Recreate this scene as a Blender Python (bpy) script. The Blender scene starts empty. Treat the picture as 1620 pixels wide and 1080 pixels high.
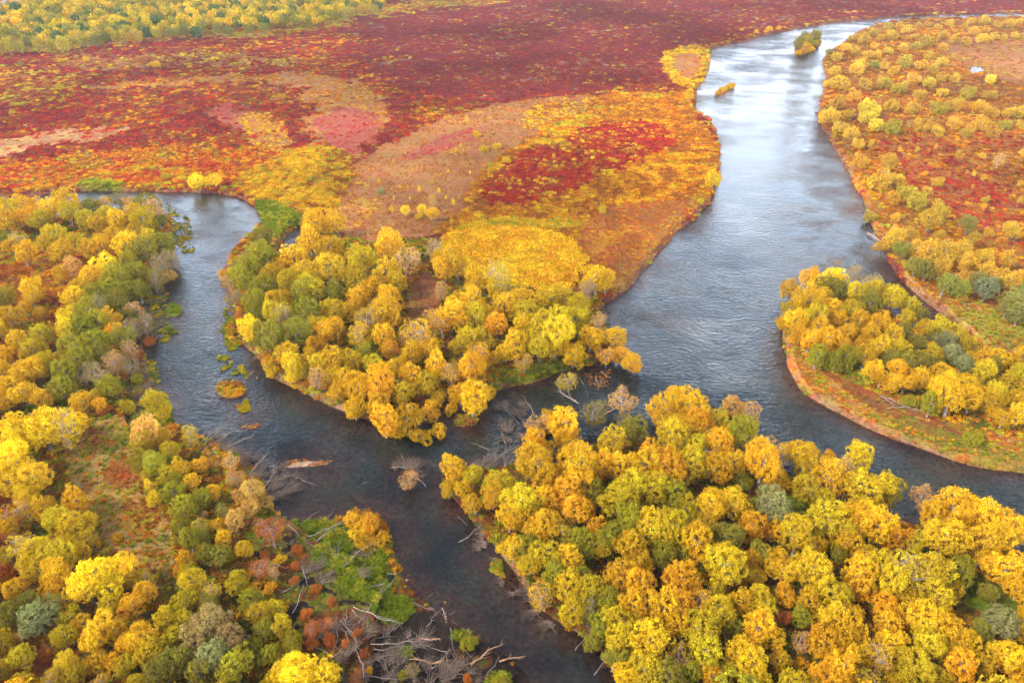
import bpy, math, random
import numpy as np
from mathutils import Vector, Matrix
rad = math.radians
rng = np.random.default_rng(7)
random.seed(7)
SC = bpy.context.scene
COL = SC.collection

# ---------------------------------------------------------------- camera, sky, sun, exposure
CAM_H, PITCH, HFOV = 80.0, 32.0, 70.0
cam_d = bpy.data.cameras.new('camera'); cam = bpy.data.objects.new('camera', cam_d); COL.objects.link(cam)
cam_d.sensor_width = 36; cam_d.lens = 18/math.tan(rad(HFOV/2)); cam_d.clip_start = 0.5; cam_d.clip_end = 20000
cam.location = (0, 0, CAM_H); cam.rotation_euler = (rad(90-PITCH), 0, 0)
SC.camera = cam
SUN_EL, SUN_AZ = 42.0, -105.0          # azimuth from +Y (view direction) towards +X
world = bpy.data.worlds.new('World'); SC.world = world; world.use_nodes = True
nt = world.node_tree; N = nt.nodes; L = nt.links; N.clear()
sky = N.new('ShaderNodeTexSky'); sky.sky_type = 'NISHITA'; sky.sun_disc = False
sky.sun_elevation = rad(SUN_EL); sky.sun_rotation = rad(SUN_AZ); sky.air_density = 1.0; sky.dust_density = 1.5
tc = N.new('ShaderNodeTexCoord')
sep = N.new('ShaderNodeSeparateXYZ'); L.new(tc.outputs['Generated'], sep.inputs[0])
mpz = N.new('ShaderNodeMapping'); mpz.inputs['Scale'].default_value = (1, 1, 2.6); L.new(tc.outputs['Generated'], mpz.inputs[0])
cn = N.new('ShaderNodeTexNoise'); cn.inputs['Scale'].default_value = 2.3; cn.inputs['Detail'].default_value = 6; cn.inputs['Roughness'].default_value = .55
L.new(mpz.outputs[0], cn.inputs['Vector'])
cr = N.new('ShaderNodeMapRange'); cr.inputs['From Min'].default_value = .36; cr.inputs['From Max'].default_value = .62
cr.inputs['To Min'].default_value = .5; cr.inputs['To Max'].default_value = .95
L.new(cn.outputs['Fac'], cr.inputs['Value'])
hz = N.new('ShaderNodeMapRange'); hz.inputs['From Min'].default_value = .10; hz.inputs['From Max'].default_value = .60
hz.inputs['To Min'].default_value = 1.0; hz.inputs['To Max'].default_value = .0; L.new(sep.outputs['Z'], hz.inputs['Value'])
ccol = N.new('ShaderNodeMix'); ccol.data_type = 'RGBA'; L.new(hz.outputs[0], ccol.inputs['Factor'])
ccol.inputs['A'].default_value = (3.9, 4.9, 6.4, 1); ccol.inputs['B'].default_value = (62, 70, 84, 1)
wm = N.new('ShaderNodeMix'); wm.data_type = 'RGBA'; L.new(cr.outputs[0], wm.inputs['Factor'])
L.new(sky.outputs[0], wm.inputs['A']); L.new(ccol.outputs['Result'], wm.inputs['B'])
bg = N.new('ShaderNodeBackground'); bg.inputs['Strength'].default_value = 0.10
L.new(wm.outputs['Result'], bg.inputs['Color'])
wo = N.new('ShaderNodeOutputWorld'); L.new(bg.outputs[0], wo.inputs['Surface'])
sun_d = bpy.data.lights.new('sun', 'SUN'); sun = bpy.data.objects.new('sun', sun_d); COL.objects.link(sun)
sun_d.energy = 3.9; sun_d.angle = rad(9); sun_d.color = (1, .93, .82)
sv = Vector((math.sin(rad(SUN_AZ))*math.cos(rad(SUN_EL)), math.cos(rad(SUN_AZ))*math.cos(rad(SUN_EL)), math.sin(rad(SUN_EL))))
sun.rotation_euler = sv.to_track_quat('Z', 'Y').to_euler(); sun.location = (0, 0, 200)
SC.view_settings.view_transform = 'Standard'; SC.view_settings.look = 'None'
SC.view_settings.exposure = 0.30; SC.view_settings.gamma = 1
SC.cycles.max_bounces = 6; SC.cycles.diffuse_bounces = 3; SC.cycles.glossy_bounces = 2
SC.cycles.transmission_bounces = 3; SC.cycles.transparent_max_bounces = 6; SC.cycles.volume_bounces = 0
SC.cycles.use_denoising = True; SC.cycles.caustics_reflective = False; SC.cycles.caustics_refractive = False

# ---------------------------------------------------------------- projection: photograph pixel (1620 x 1080) <-> place on the ground
FPX = 810/math.tan(rad(HFOV/2)); CP, SP = math.cos(rad(PITCH)), math.sin(rad(PITCH))
def ground(px, py, z=0.0):
    px = np.asarray(px, float); py = np.asarray(py, float)
    a = (px-810)/FPX; b = -(py-540)/FPX
    dx = a; dy = b*SP+CP; dz = b*CP-SP
    dz = np.minimum(dz, -0.012)
    t = (z-CAM_H)/dz
    return np.stack([dx*t, dy*t], -1)
def pixel(x, y, z=0.0):
    zz = z-CAM_H
    depth = y*CP - zz*SP
    up = y*SP + zz*CP
    depth = np.where(depth < 1, 1, depth)
    return 810+FPX*x/depth, 540-FPX*up/depth, depth

# ---------------------------------------------------------------- noise and polygons
def _h(ix, iy, s):
    n = (ix.astype(np.int64)*374761393 + iy.astype(np.int64)*668265263 + s*2147483647) & 0xffffffff
    n = ((n ^ (n >> 13))*1274126177) & 0xffffffff
    return ((n ^ (n >> 16)) & 0xffff)/65535.0
def vnoise(x, y, s=0):
    ix = np.floor(x); iy = np.floor(y); fx = x-ix; fy = y-iy
    fx = fx*fx*(3-2*fx); fy = fy*fy*(3-2*fy)
    a = _h(ix, iy, s); b = _h(ix+1, iy, s); c = _h(ix, iy+1, s); d = _h(ix+1, iy+1, s)
    return (a*(1-fx)+b*fx)*(1-fy)+(c*(1-fx)+d*fx)*fy
def fbm(x, y, s=0, o=4):
    v = 0; a = .5; t = 0
    for i in range(o):
        v = v+a*vnoise(x, y, s+i*17); t += a; a *= .5; x = x*2.03+7.1; y = y*2.03+3.7
    return v/t
def unit(n, c=.5, w=.13):              # noise -> about uniform 0..1
    return 1/(1+np.exp(-(n-c)/w*1.7))
def inside(px, py, poly):
    poly = np.asarray(poly, float); r = np.zeros(px.shape, bool)
    lo = poly.min(0); hi = poly.max(0)
    m = (px >= lo[0])&(px <= hi[0])&(py >= lo[1])&(py <= hi[1])
    x = px[m]; y = py[m]; c = np.zeros(x.shape, bool)
    n = len(poly)
    for i in range(n):
        x0, y0 = poly[i]; x1, y1 = poly[(i+1) % n]
        if y0 == y1: continue
        k = ((y0 > y) != (y1 > y)) & (x < (x1-x0)*(y-y0)/(y1-y0)+x0)
        c ^= k
    r[m] = c
    return r
def edge_dist(x, y, polys):            # distance in metres to the nearest edge, read on a coarse-to-exact basis
    segs = []
    for p in polys:
        q = np.roll(p, -1, 0); segs.append(np.concatenate([p, q], 1))
    S = np.concatenate(segs)
    d = np.full(x.shape, 1e9)
    for x0, y0, x1, y1 in S:
        vx, vy = x1-x0, y1-y0; l2 = vx*vx+vy*vy
        if l2 < 1e-6: continue
        t = np.clip(((x-x0)*vx+(y-y0)*vy)/l2, 0, 1)
        np.minimum(d, (x-x0-t*vx)**2+(y-y0-t*vy)**2, out=d)
    return np.sqrt(d)
def smooth_poly(P, it=1):
    P = np.asarray(P, float)
    for _ in range(it):
        Q = np.roll(P, -1, 0)
        P = np.stack([P*.75+Q*.25, P*.25+Q*.75], 1).reshape(-1, 2)
    return P

# ---------------------------------------------------------------- shorelines, traced along the banks
WATER = [(-320,330),(-60,318),(0,316),(60,308),(100,302),(170,301),(260,303),(330,304),(370,309),(398,321),(408,334),(418,350),(400,366),(382,385),(362,405),
 (352,428),(358,455),(368,480),(370,505),(372,525),(388,545),(410,565),(422,592),(445,606),(480,618),(520,640),(560,655),(600,668),(650,668),(685,645),(715,630),
 (775,619),(800,613),(830,609),(868,600),(885,590),(905,586),(935,579),(962,572),(975,566),(966,545),(950,520),(945,500),(951,487),(983,467),(1007,440),(1030,413),
 (1053,387),(1077,363),(1110,335),(1128,310),(1135,285),(1140,240),(1132,205),(1118,188),(1097,178),(1096,165),(1102,140),(1115,125),(1122,105),(1122,78),
 (1145,72),(1180,66),(1203,57),(1253,47),(1313,37),(1380,31),(1433,27),(1513,24),(1640,21),(1960,16),(1960,20),(1640,27),(1547,30),(1480,30.5),(1433,32),
 (1397,38),(1360,50),(1337,67),(1310,83),(1300,100),(1308,117),(1302,143),(1300,165),(1294,187),(1300,200),(1310,213),(1317,230),(1327,247),(1340,267),
 (1353,300),(1367,320),(1377,353),(1383,373),(1395,385),(1397,397),(1410,420),(1423,437),(1440,455),(1457,472),(1473,485),(1510,512),(1550,545),(1585,572),
 (1600,590),(1570,590),(1530,580),(1480,552),(1440,520),(1400,490),(1372,474),(1330,468),(1290,470),(1262,482),(1246,500),(1239,520),(1236,538),(1244,560),(1243,580),
 (1258,600),(1270,618),(1290,632),(1330,655),(1380,680),(1430,700),(1480,718),(1520,733),(1570,742),(1640,748),(1960,790),
 (1960,1010),(1700,905),(1600,872),(1520,850),(1455,838),(1390,818),(1345,806),(1300,782),(1265,758),(1200,744),(1130,725),(1050,706),(990,696),(945,704),(915,716),
 (880,726),(850,735),(815,735),(780,745),(740,745),(712,752),(697,768),(705,780),(722,790),(737,810),(752,830),(768,850),(792,883),(817,910),(842,953),
 (873,978),(907,1002),(940,1025),(962,1050),(972,1082),(1000,1180),(1020,1400),(900,1400),(880,1180),(855,1092),(825,1064),(790,1035),(750,1005),(704,975),(655,945),(628,905),(622,875),(612,852),(592,822),
 (560,815),(520,822),(480,826),(446,820),(436,800),(432,785),(420,760),(400,738),(372,716),(338,700),(300,684),(280,668),(274,650),(262,628),(242,605),(234,572),
 (228,545),(236,500),(240,470),(250,440),(268,418),(276,390),(279,365),(268,345),(245,340),(200,338),(150,342),(80,348),(0,352),(-60,358),(-320,372)]
ISLANDS = dict(
 grass_islet=[(337,612),(350,601),(375,602),(395,612),(388,624),(365,631),(345,626)],
 grass_islet_b=[(370,642),(385,636),(390,645),(378,651)],
 pebble_bar=[(438,737),(458,728),(500,723),(530,728),(518,736),(480,740),(445,742)],
 birch_islet=[(713,663),(725,655),(745,655),(758,662),(750,673),(725,676)],
 far_islet=[(1133,147),(1140,139),(1158,131),(1167,132),(1160,140),(1146,148),(1136,151)],
 tree_island=[(1255,80),(1262,72),(1280,67),(1298,60),(1301,66),(1291,77),(1272,84),(1258,84)],
 sedge_a=[(260,492),(266,478),(282,478),(291,488),(284,498),(266,498)], sedge_b=[(254,524),(262,516),(280,518),(284,524),(268,530)],
 right_tuft=[(354,520),(362,502),(374,508),(377,525),(370,541),(360,540)], snag_islet=[(632,748),(648,738),(664,744),(656,754),(640,756)],
 orange_bushes=[(540,815),(565,803),(595,806),(612,830),(612,852),(592,862),(560,850),(542,832)])
INLET = [(484,362),(478,378),(463,392),(450,410),(436,414),(438,397),(452,374),(470,357)]
POND = [(1530,112),(1536,106),(1552,106),(1558,112),(1545,117)]
W_MAIN = smooth_poly(ground(*np.array(WATER, float).T), 1)
W_EX = [smooth_poly(ground(*np.array(p, float).T), 1) for p in (INLET, POND)]
W_IS = [smooth_poly(ground(*np.array(p, float).T, z=.2), 1) for p in ISLANDS.values()]
W_ALL = [W_MAIN]+W_EX+W_IS

def shore(x, y):                        # signed distance to the water's edge, + on land
    d = edge_dist(x, y, W_ALL)
    w = inside(x, y, W_MAIN)
    for p in W_EX: w |= inside(x, y, p)
    for p in W_IS: w &= ~inside(x, y, p)
    sd = np.where(w, -d, d)
    rr = np.hypot(x, y)
    amp = np.clip(rr*.004, .5, 1.2)
    return sd + ((fbm(x*.35, y*.35, 5, 3)-.5)*2*amp+(vnoise(x*.11, y*.11, 8)-.5)*2.4)*np.clip(d/1.5, .4, 1)
MUD = [(446,820),(480,826),(520,822),(592,822),(622,875),(655,945),(750,1005),(855,1092),(880,1180),(500,1180),(520,1080),(590,1010),(600,960),(560,900),(500,860)]
LOWBANK = [MUD, [(1515,120),(1520,100),(1570,100),(1575,120),(1545,128)], [(180,470),(250,470),(262,628),(274,650),(210,700),(190,640),(215,560)]]
def height(x, y, sd=None, px=None, py=None):
    if sd is None: sd = shore(x, y)
    if px is None: px, py, _ = pixel(x, y)
    top = 1.25 + .5*(fbm(x*.02, y*.02, 9, 3)-.5)
    for p in LOWBANK: top = np.where(inside(px, py, p), .12+.5*(fbm(x*.3, y*.3, 31, 3)-.42), top)
    isl = np.zeros(x.shape, bool)
    for p in W_IS: isl |= inside(x, y, p)
    top = np.where(isl, .32, top); top = np.where(inside(px, py, np.array([(430,742),(435,728),(520,718),(535,728),(520,742)])), .06, top)
    land = np.minimum(np.maximum(sd, 0)*.95, 1.0)
    hl = land*land*(3-2*land)*top + .12*(fbm(x*.5, y*.5, 12, 3)-.5)*land
    shal = inside(px, py, np.array([(380,640),(560,690),(700,730),(820,760),(1100,1180),(700,1180),(420,830)]))
    hw = -np.minimum(-np.minimum(sd, 0)*np.where(shal, .10, .17), np.where(shal, .85, 1.7))*(.6+.8*fbm(x*.12, y*.12, 21, 3)) - .03
    return np.where(sd > 0, hl, hw)

# ---------------------------------------------------------------- vegetation zones: (outline in the photograph, soil colour, [(colour, share)...], size, density, kind, edge roughness in metres)
PAL = dict(crim=(.30,.030,.027), plum=(.25,.042,.040), red=(.52,.040,.020), pink=(.46,.10,.055), tan=(.50,.20,.055), orange=(.62,.19,.012), rust=(.40,.125,.020),
  yellow=(.82,.48,.014), gold=(.74,.34,.012), ygreen=(.48,.40,.022), green=(.24,.28,.012), dgreen=(.15,.17,.016), straw=(.60,.34,.11), mud=(.045,.026,.018), brown=(.28,.10,.03), grey=(.36,.23,.19))
HEATH = [('crim',.30),('plum',.10),('red',.17),('brown',.12),('rust',.15),('orange',.05),('tan',.04),('ygreen',.03),('yellow',.02),('gold',.02)]
ZONES = [
 ([(-900,-200),(2500,-200),(2500,1500),(-900,1500)], 'crim', HEATH, 1, 1, 0, 0),
 # far heath, plum coloured
 ([(560,-40),(1700,-40),(1700,40),(1200,50),(1120,75),(1050,100),(1040,135),(900,150),(760,160),(640,150),(560,90)], 'plum', [('plum',.46),('crim',.30),('brown',.11),('rust',.07),('ygreen',.02),('gold',.02),('grey',.02)], 1, 1, 0, 12),
 ([(-320,-60),(560,-60),(545,15),(600,10),(790,-5),(795,8),(700,17),(600,28),(520,50),(420,62),(260,66),(120,84),(-320,110)], 'tan', [('ygreen',.26),('tan',.34),('gold',.18),('rust',.22)], 1, 1, 0, 8),
 ([(-320,96),(30,108),(90,118),(165,132),(110,158),(60,172),(-320,175)], 'rust', [('ygreen',.28),('gold',.16),('crim',.2),('rust',.2),('tan',.16)], 1, 1, 0, 8),
 ([(60,92),(110,80),(200,92),(330,86),(430,92),(520,112),(400,112),(200,112),(120,112),(70,102)], 'tan', [('tan',.40),('rust',.15),('crim',.2),('ygreen',.15),('yellow',.1)], .8, .8, 0, 8),
 ([(-100,240),(60,215),(150,205),(180,215),(80,235),(0,255),(-100,262)], 'straw', [('straw',.5),('pink',.3),('red',.2)], .6, .5, 0, 4),
 ([(100,228),(200,205),(215,210),(140,235)], 'straw', [('straw',.5),('pink',.3),('red',.2)], .6, .5, 0, 3),
 ([(140,140),(260,128),(400,120),(530,122),(590,143),(614,178),(602,215),(578,258),(540,268),(505,242),(474,212),(480,188),(486,152),(430,134),(300,138),(150,152)], 'tan', [('tan',.42),('orange',.16),('gold',.18),('ygreen',.06),('rust',.18)], .6, .8, 0, 6),
 ([(498,190),(530,176),(565,174),(600,195),(592,232),(572,252),(530,252),(503,225)], 'pink', [('pink',.5),('red',.25),('tan',.25)], .5, .6, 0, 5),
 ([(330,168),(375,165),(395,205),(360,225),(335,205)], 'pink', [('pink',.4),('red',.25),('tan',.15),('crim',.2)], .5, .6, 0, 5),
 ([(370,190),(400,180),(430,190),(470,230),(440,250),(400,240),(385,215)], 'tan', [('gold',.3),('tan',.3),('yellow',.2),('red',.2)], .8, .8, 0, 4),
 # pale sedge meadow
 ([(545,300),(560,268),(600,245),(640,218),(720,185),(800,165),(900,157),(945,155),(935,178),(870,200),(822,238),(762,275),(742,300),(740,340),(762,360),(700,380),(640,385),(560,395),(500,345),(535,325)],
   'tan', [('tan',.48),('rust',.26),('orange',.16),('pink',.06),('yellow',.04)], .42, .9, 0, 3),
 ([(640,245),(760,205),(780,215),(720,235),(640,262)], 'pink', [('pink',.35),('red',.25),('tan',.4)], .5, .6, 0, 4),
 ([(820,190),(880,165),(1000,160),(1010,180),(900,205),(840,215)], 'tan', [('tan',.35),('yellow',.33),('gold',.2),('rust',.12)], .9, .9, 0, 3),
 ([(-320,280),(0,270),(150,248),(300,232),(390,240),(450,238),(405,290),(300,302),(150,299),(0,310),(-320,325)], 'rust', [('red',.2),('orange',.28),('gold',.22),('rust',.2),('ygreen',.1)], .9, 1, 0, 5),
 ([(372,292),(415,265),(470,236),(540,236),(560,270),(552,320),(500,350),(440,332),(405,322),(380,312)], 'rust', [('yellow',.22),('gold',.34),('ygreen',.14),('rust',.30)], 1.1, 1, 0, 3),
 ([(940,155),(1030,150),(1096,145),(1097,178),(1140,240),(1137,300),(1077,363),(1007,440),(960,487),(930,430),(900,385),(850,372),(700,385),(700,350),(742,340),(742,300),(762,275),(822,238),(870,200),(935,178)],
   'rust', [('rust',.22),('orange',.32),('gold',.28),('yellow',.12),('ygreen',.06)], 1.1, 1, 0, 3),
 ([(765,292),(820,255),(880,225),(950,198),(1040,193),(1068,225),(1040,255),(965,272),(930,300),(860,328),(780,332),(750,308)], 'red', [('red',.44),('crim',.14),('orange',.16),('yellow',.14),('rust',.12)], .9, 1, 0, 4),
 ([(900,385),(930,350),(985,330),(1060,325),(1115,320),(1077,363),(1007,440),(960,487),(940,450),(925,425)], 'rust', [('rust',.45),('orange',.36),('red',.1),('gold',.09)], .5, .9, 0, 3),
 ([(1043,96),(1058,80),(1122,72),(1124,105),(1117,125),(1102,146),(1070,142),(1050,120)], 'rust', [('yellow',.4),('gold',.3),('ygreen',.2),('orange',.1)], 1, 1, 0, 2),
 ([(1064,95),(1085,86),(1110,92),(1108,112),(1094,132),(1070,122)], 'tan', [('tan',.6),('orange',.3),('rust',.1)], .5, .6, 0, 1),
 # wooded point
 ([(345,420),(400,366),(440,350),(480,345),(560,390),(640,382),(705,385),(700,420),(880,465),(960,487),(985,570),(780,630),(650,700),(400,620)], 'brown', [('rust',.28),('ygreen',.28),('dgreen',.12),('green',.12),('gold',.2)], .9, 1, 0, 2),
 ([(640,470),(665,430),(690,440),(700,470),(690,510),(660,520),(645,500)], 'tan', [('pink',.2),('tan',.4),('straw',.2),('ygreen',.2)], .5, .8, 1, 2),
 ([(700,384),(745,371),(800,369),(850,371),(900,384),(922,415),(917,452),(880,468),(820,458),(740,448),(698,418)], 'gold', [('yellow',.62),('gold',.38)], 1.95, 1.15, 0, 2.5),
 ([(712,372),(760,352),(830,352),(895,358),(893,370),(850,366),(760,367)], 'rust', [('yellow',.8),('ygreen',.2)], 1.1, 1.3, 0, 1),
 ([(770,598),(830,585),(890,575),(900,584),(868,598),(800,611),(775,617)], 'green', [('green',.4),('ygreen',.35),('orange',.15),('gold',.1)], .7, 1.4, 1, 1),
 # left bank
 ([(-320,340),(100,335),(270,340),(285,400),(240,480),(235,600),(310,680),(450,740),(460,815),(600,800),(650,850),(690,930),(910,1070),(900,1400),(-320,1400)], 'brown', [('ygreen',.30),('green',.18),('rust',.22),('gold',.2),('dgreen',.10)], .9, 1, 0, 3),
 ([(-320,400),(0,385),(100,400),(190,400),(215,420),(150,470),(100,540),(60,580),(-320,620)], 'rust', [('orange',.30),('rust',.28),('red',.10),('gold',.22),('ygreen',.1)], .8, 1, 0, 2),
 ([(90,700),(180,662),(250,680),(235,760),(275,850),(285,930),(235,955),(190,880),(140,850),(110,770)], 'straw', [('green',.30),('straw',.22),('orange',.14),('ygreen',.26),('rust',.08)], .6, 1.3, 1, 2),
 ([(-320,740),(20,760),(32,830),(15,890),(-320,920)], 'red', [('red',.2),('rust',.5),('orange',.2),('brown',.1)], .6, 1.2, 0, 2),
 ([(-320,980),(40,985),(90,1040),(80,1100),(-320,1200)], 'rust', [('rust',.5),('orange',.3),('ygreen',.2)], .5, 1.2, 1, 1),
 ([(190,730),(235,720),(240,760),(190,790),(150,770)], 'rust', [('orange',.25),('rust',.25),('straw',.3),('ygreen',.2)], .5, 1.2, 1, 3),
 ([(195,805),(250,800),(260,840),(230,870),(200,850)], 'rust', [('orange',.35),('ygreen',.25),('rust',.4)], .5, 1.2, 1, 3),
 ([(180,470),(250,470),(262,628),(274,650),(210,700),(190,640),(215,560)], 'mud', [('mud',.5),('green',.2),('ygreen',.2),('rust',.1)], .5, .5, 0, 2),
 ([(220,650),(275,625),(285,665),(255,690),(200,720),(200,690)], 'green', [('green',.6),('ygreen',.4)], .8, 1.4, 1, 1),
 ([(430,825),(480,825),(540,850),(600,870),(660,940),(720,985),(880,1070),(880,1180),(500,1180),(470,1000),(440,930),(400,880)], 'mud', [('rust',.22),('orange',.16),('green',.16),('ygreen',.16),('mud',.30)], .5, .75, 0, 2),
 ([(600,985),(700,960),(770,1000),(890,1075),(880,1180),(560,1180),(580,1060)], 'mud', [('mud',.80),('brown',.08),('rust',.06),('green',.06)], .4, .4, 0, 1),
 # right bank
 ([(1310,60),(1400,36),(1500,30),(1700,25),(2300,10),(2300,700),(1700,630),(1585,570),(1473,485),(1420,435),(1378,360),(1300,200),(1300,100)], 'rust', [('gold',.14),('yellow',.05),('orange',.20),('rust',.34),('ygreen',.10),('tan',.17)], .7, .8, 0, 3),
 ([(1480,70),(1560,60),(1700,60),(1700,140),(1560,132),(1520,98)], 'tan', [('tan',.5),('rust',.3),('ygreen',.2)], .5, .6, 0, 3),
 ([(1325,120),(1350,130),(1370,150),(1400,170),(1400,205),(1350,205),(1328,160)], 'rust', [('rust',.6),('red',.15),('orange',.25)], .5, .7, 0, 3),
 ([(1385,235),(1450,220),(1560,215),(1700,210),(1700,420),(1600,400),(1530,360),(1450,320),(1410,280)], 'rust', [('red',.24),('crim',.16),('rust',.24),('tan',.16),('orange',.12),('gold',.08)], .7, .8, 0, 5),
 ([(1480,486),(1530,478),(1590,510),(1700,560),(1700,625),(1600,575),(1540,535)], 'straw', [('straw',.3),('orange',.25),('green',.2),('ygreen',.25)], .6, 1.3, 1, 1),
 # right island
 ([(1235,500),(1290,465),(1400,485),(1570,585),(1700,650),(2300,800),(2300,830),(1640,752),(1520,738),(1380,685),(1235,600)], 'brown', [('green',.24),('ygreen',.28),('rust',.18),('gold',.2),('dgreen',.1)], .8, 1, 0, 1),
 ([(1244,560),(1262,575),(1300,592),(1380,625),(1460,660),(1540,690),(1700,720),(1700,760),(1570,745),(1480,722),(1380,684),(1290,636),(1244,590)], 'tan', [('straw',.24),('orange',.24),('gold',.14),('ygreen',.20),('green',.18)], .55, 1.2, 1, 1),
 ([(1330,612),(1400,648),(1480,682),(1560,712),(1550,718),(1480,700),(1400,668),(1330,625)], 'brown', [('brown',.4),('rust',.3),('green',.3)], .4, .6, 1, .6),
 ([(1300,590),(1400,636),(1480,672),(1530,700),(1524,703),(1470,676),(1390,644),(1300,600)], 'brown', [('rust',.5),('brown',.3),('red',.06),('green',.14)], .4, .6, 1, 1.2),
 # near wood
 ([(700,760),(760,740),(900,712),(990,694),(1130,725),(1270,755),(1450,835),(1700,905),(2300,1100),(2300,1400),(960,1400),(930,1080),(860,1000),(760,885),(690,800)], 'brown', [('ygreen',.22),('green',.22),('rust',.26),('dgreen',.2),('gold',.1)], .8, 1, 0, 2),
 ([(1500,925),(1560,915),(1700,930),(1700,1010),(1600,1000),(1530,975)], 'green', [('green',.65),('ygreen',.25),('rust',.1)], .7, 1.6, 1, 1),
 ([(1210,780),(1300,800),(1330,820),(1250,830),(1190,800)], 'green', [('green',.4),('ygreen',.2),('rust',.4)], .7, 1.4, 1, 1),
 ([(1105,745),(1200,760),(1190,775),(1110,770)], 'green', [('green',.5),('rust',.5)], .7, 1.4, 1, 1),
 # sedges and islets
 ([(398,324),(440,326),(480,348),(470,358),(455,362),(440,384),(424,376),(410,352)], 'green', [('green',.55),('ygreen',.45)], .9, 2.2, 1, 1),
 ([(115,300),(135,292),(170,290),(198,296),(190,301),(150,304)], 'green', [('ygreen',.6),('green',.4)], .8, 2, 1, 1),
]
for nm, d in dict(grass_islet=[('gold',.4),('ygreen',.3),('rust',.3)], grass_islet_b=[('orange',.5),('ygreen',.5)], birch_islet=[('rust',.4),('ygreen',.3),('tan',.3)],
  far_islet=[('gold',.6),('ygreen',.4)], tree_island=[('orange',.6),('ygreen',.4)], sedge_a=[('green',.8),('ygreen',.2)], sedge_b=[('green',.8),('ygreen',.2)],
  right_tuft=[('orange',.3),('green',.4),('gold',.3)], snag_islet=[('orange',.6),('rust',.4)], orange_bushes=[('orange',.5),('gold',.5)]).items():
    P = np.array(ISLANDS[nm], float); c = P.mean(0)
    ZONES.append((list(map(tuple, c+(P-c)*1.25)), 'rust' if nm != 'sedge_a' else 'green', d, .7, 1.8, 1, 0))
def circ(x, y, rx, ry): return [(x+rx*math.cos(a), y+ry*math.sin(a)) for a in np.linspace(0, 2*math.pi, 12, endpoint=False)]
ZONES.append(([(430,745),(435,725),(520,715),(540,728),(520,745)], 'tan', [('mud', 1)], .3, .05, 1, 0))
for (x, y, rx, ry) in [(488,832,26,15),(545,848,42,20),(596,893,18,20),(560,900,45,18),(580,935,42,25),(620,965,36,22),(520,890,26,18),(735,1010,20,8),(790,1075,22,12),(640,1035,14,8),(540,870,30,14)]:
    ZONES.append((circ(x, y, rx, ry), 'green', [('green',.78),('ygreen',.22)], .85, 2.0, 1, .7))
YP = [i for i, z in enumerate(ZONES) if z[3] == 1.95][0]
ZARR = [(smooth_poly(z[0], 1),)+tuple(z[1:]) for z in ZONES]
def zone_of(x, y):
    zi = np.zeros(x.shape, int)
    n1 = fbm(x*.11, y*.11, 51, 5)-.5+(vnoise(x*1.3, y*1.3, 3)-.5)*.35; n2 = fbm(x*.11+40, y*.11, 77, 5)-.5+(vnoise(x*1.3, y*1.3, 4)-.5)*.35
    sc = np.clip(np.hypot(x, y)/200, .6, 3)
    for i, z in enumerate(ZARR):
        if i == 0: continue
        a = z[6]*2.0*sc
        px, py, _ = pixel(x+n1*a, y+n2*a)
        zi[inside(px, py, z[0])] = i
    return zi
PN = list(PAL); PC = np.array([PAL[k] for k in PN])
def pick(zi, u):                        # palette colour index
    out = np.zeros(zi.shape, int)
    for i, z in enumerate(ZARR):
        m = zi == i
        if not m.any(): continue
        w = np.array([b for a, b in z[2]]); cw = np.cumsum(w/w.sum()); ids = np.array([PN.index(a) for a, b in z[2]])
        out[m] = ids[np.minimum(np.searchsorted(cw, u[m]), len(ids)-1)]
    return out
def patch_u(x, y, k=0):
    r = np.hypot(x, y); s = 1/np.clip(r*.018, 2.2, 9)
    s = 1/(2.2*2**np.round(np.log2(np.clip(r*.018, 2.2, 9)/2.2)*2)*1.0)**1.0 if False else .22
    a = unit(fbm(x*.22, y*.22, 101+k, 3)); b = unit(fbm(x*.05, y*.05, 203+k, 3)); 
    return a, b

# ---------------------------------------------------------------- node helpers
def nn(nt, t, **kw):
    n = nt.nodes.new(t)
    for k, v in kw.items(): setattr(n, k, v)
    return n
def mat(name):
    m = bpy.data.materials.new(name); m.use_nodes = True; m.node_tree.nodes.clear()
    return m, m.node_tree
def link(nt, a, b): nt.links.new(a, b)
def mrange(nt, val, a, b, c, d):
    n = nn(nt, 'ShaderNodeMapRange'); link(nt, val, n.inputs['Value'])
    for k, v in zip(('From Min','From Max','To Min','To Max'), (a, b, c, d)): n.inputs[k].default_value = v
    return n.outputs[0]
def mixc(nt, f, a, b, mode='MIX'):
    n = nn(nt, 'ShaderNodeMix', data_type='RGBA', blend_type=mode)
    for s, v in ((n.inputs['Factor'], f), (n.inputs['A'], a), (n.inputs['B'], b)):
        if isinstance(v, bpy.types.NodeSocket): link(nt, v, s)
        elif isinstance(v, (int, float)): s.default_value = v
        else: s.default_value = (*v, 1)
    return n.outputs['Result']
def tag(o, label=None, cat=None, group=None, kind=None):
    for k, v in (('label', label), ('category', cat), ('group', group), ('kind', kind)):
        if v: o[k] = v
    return o

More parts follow.
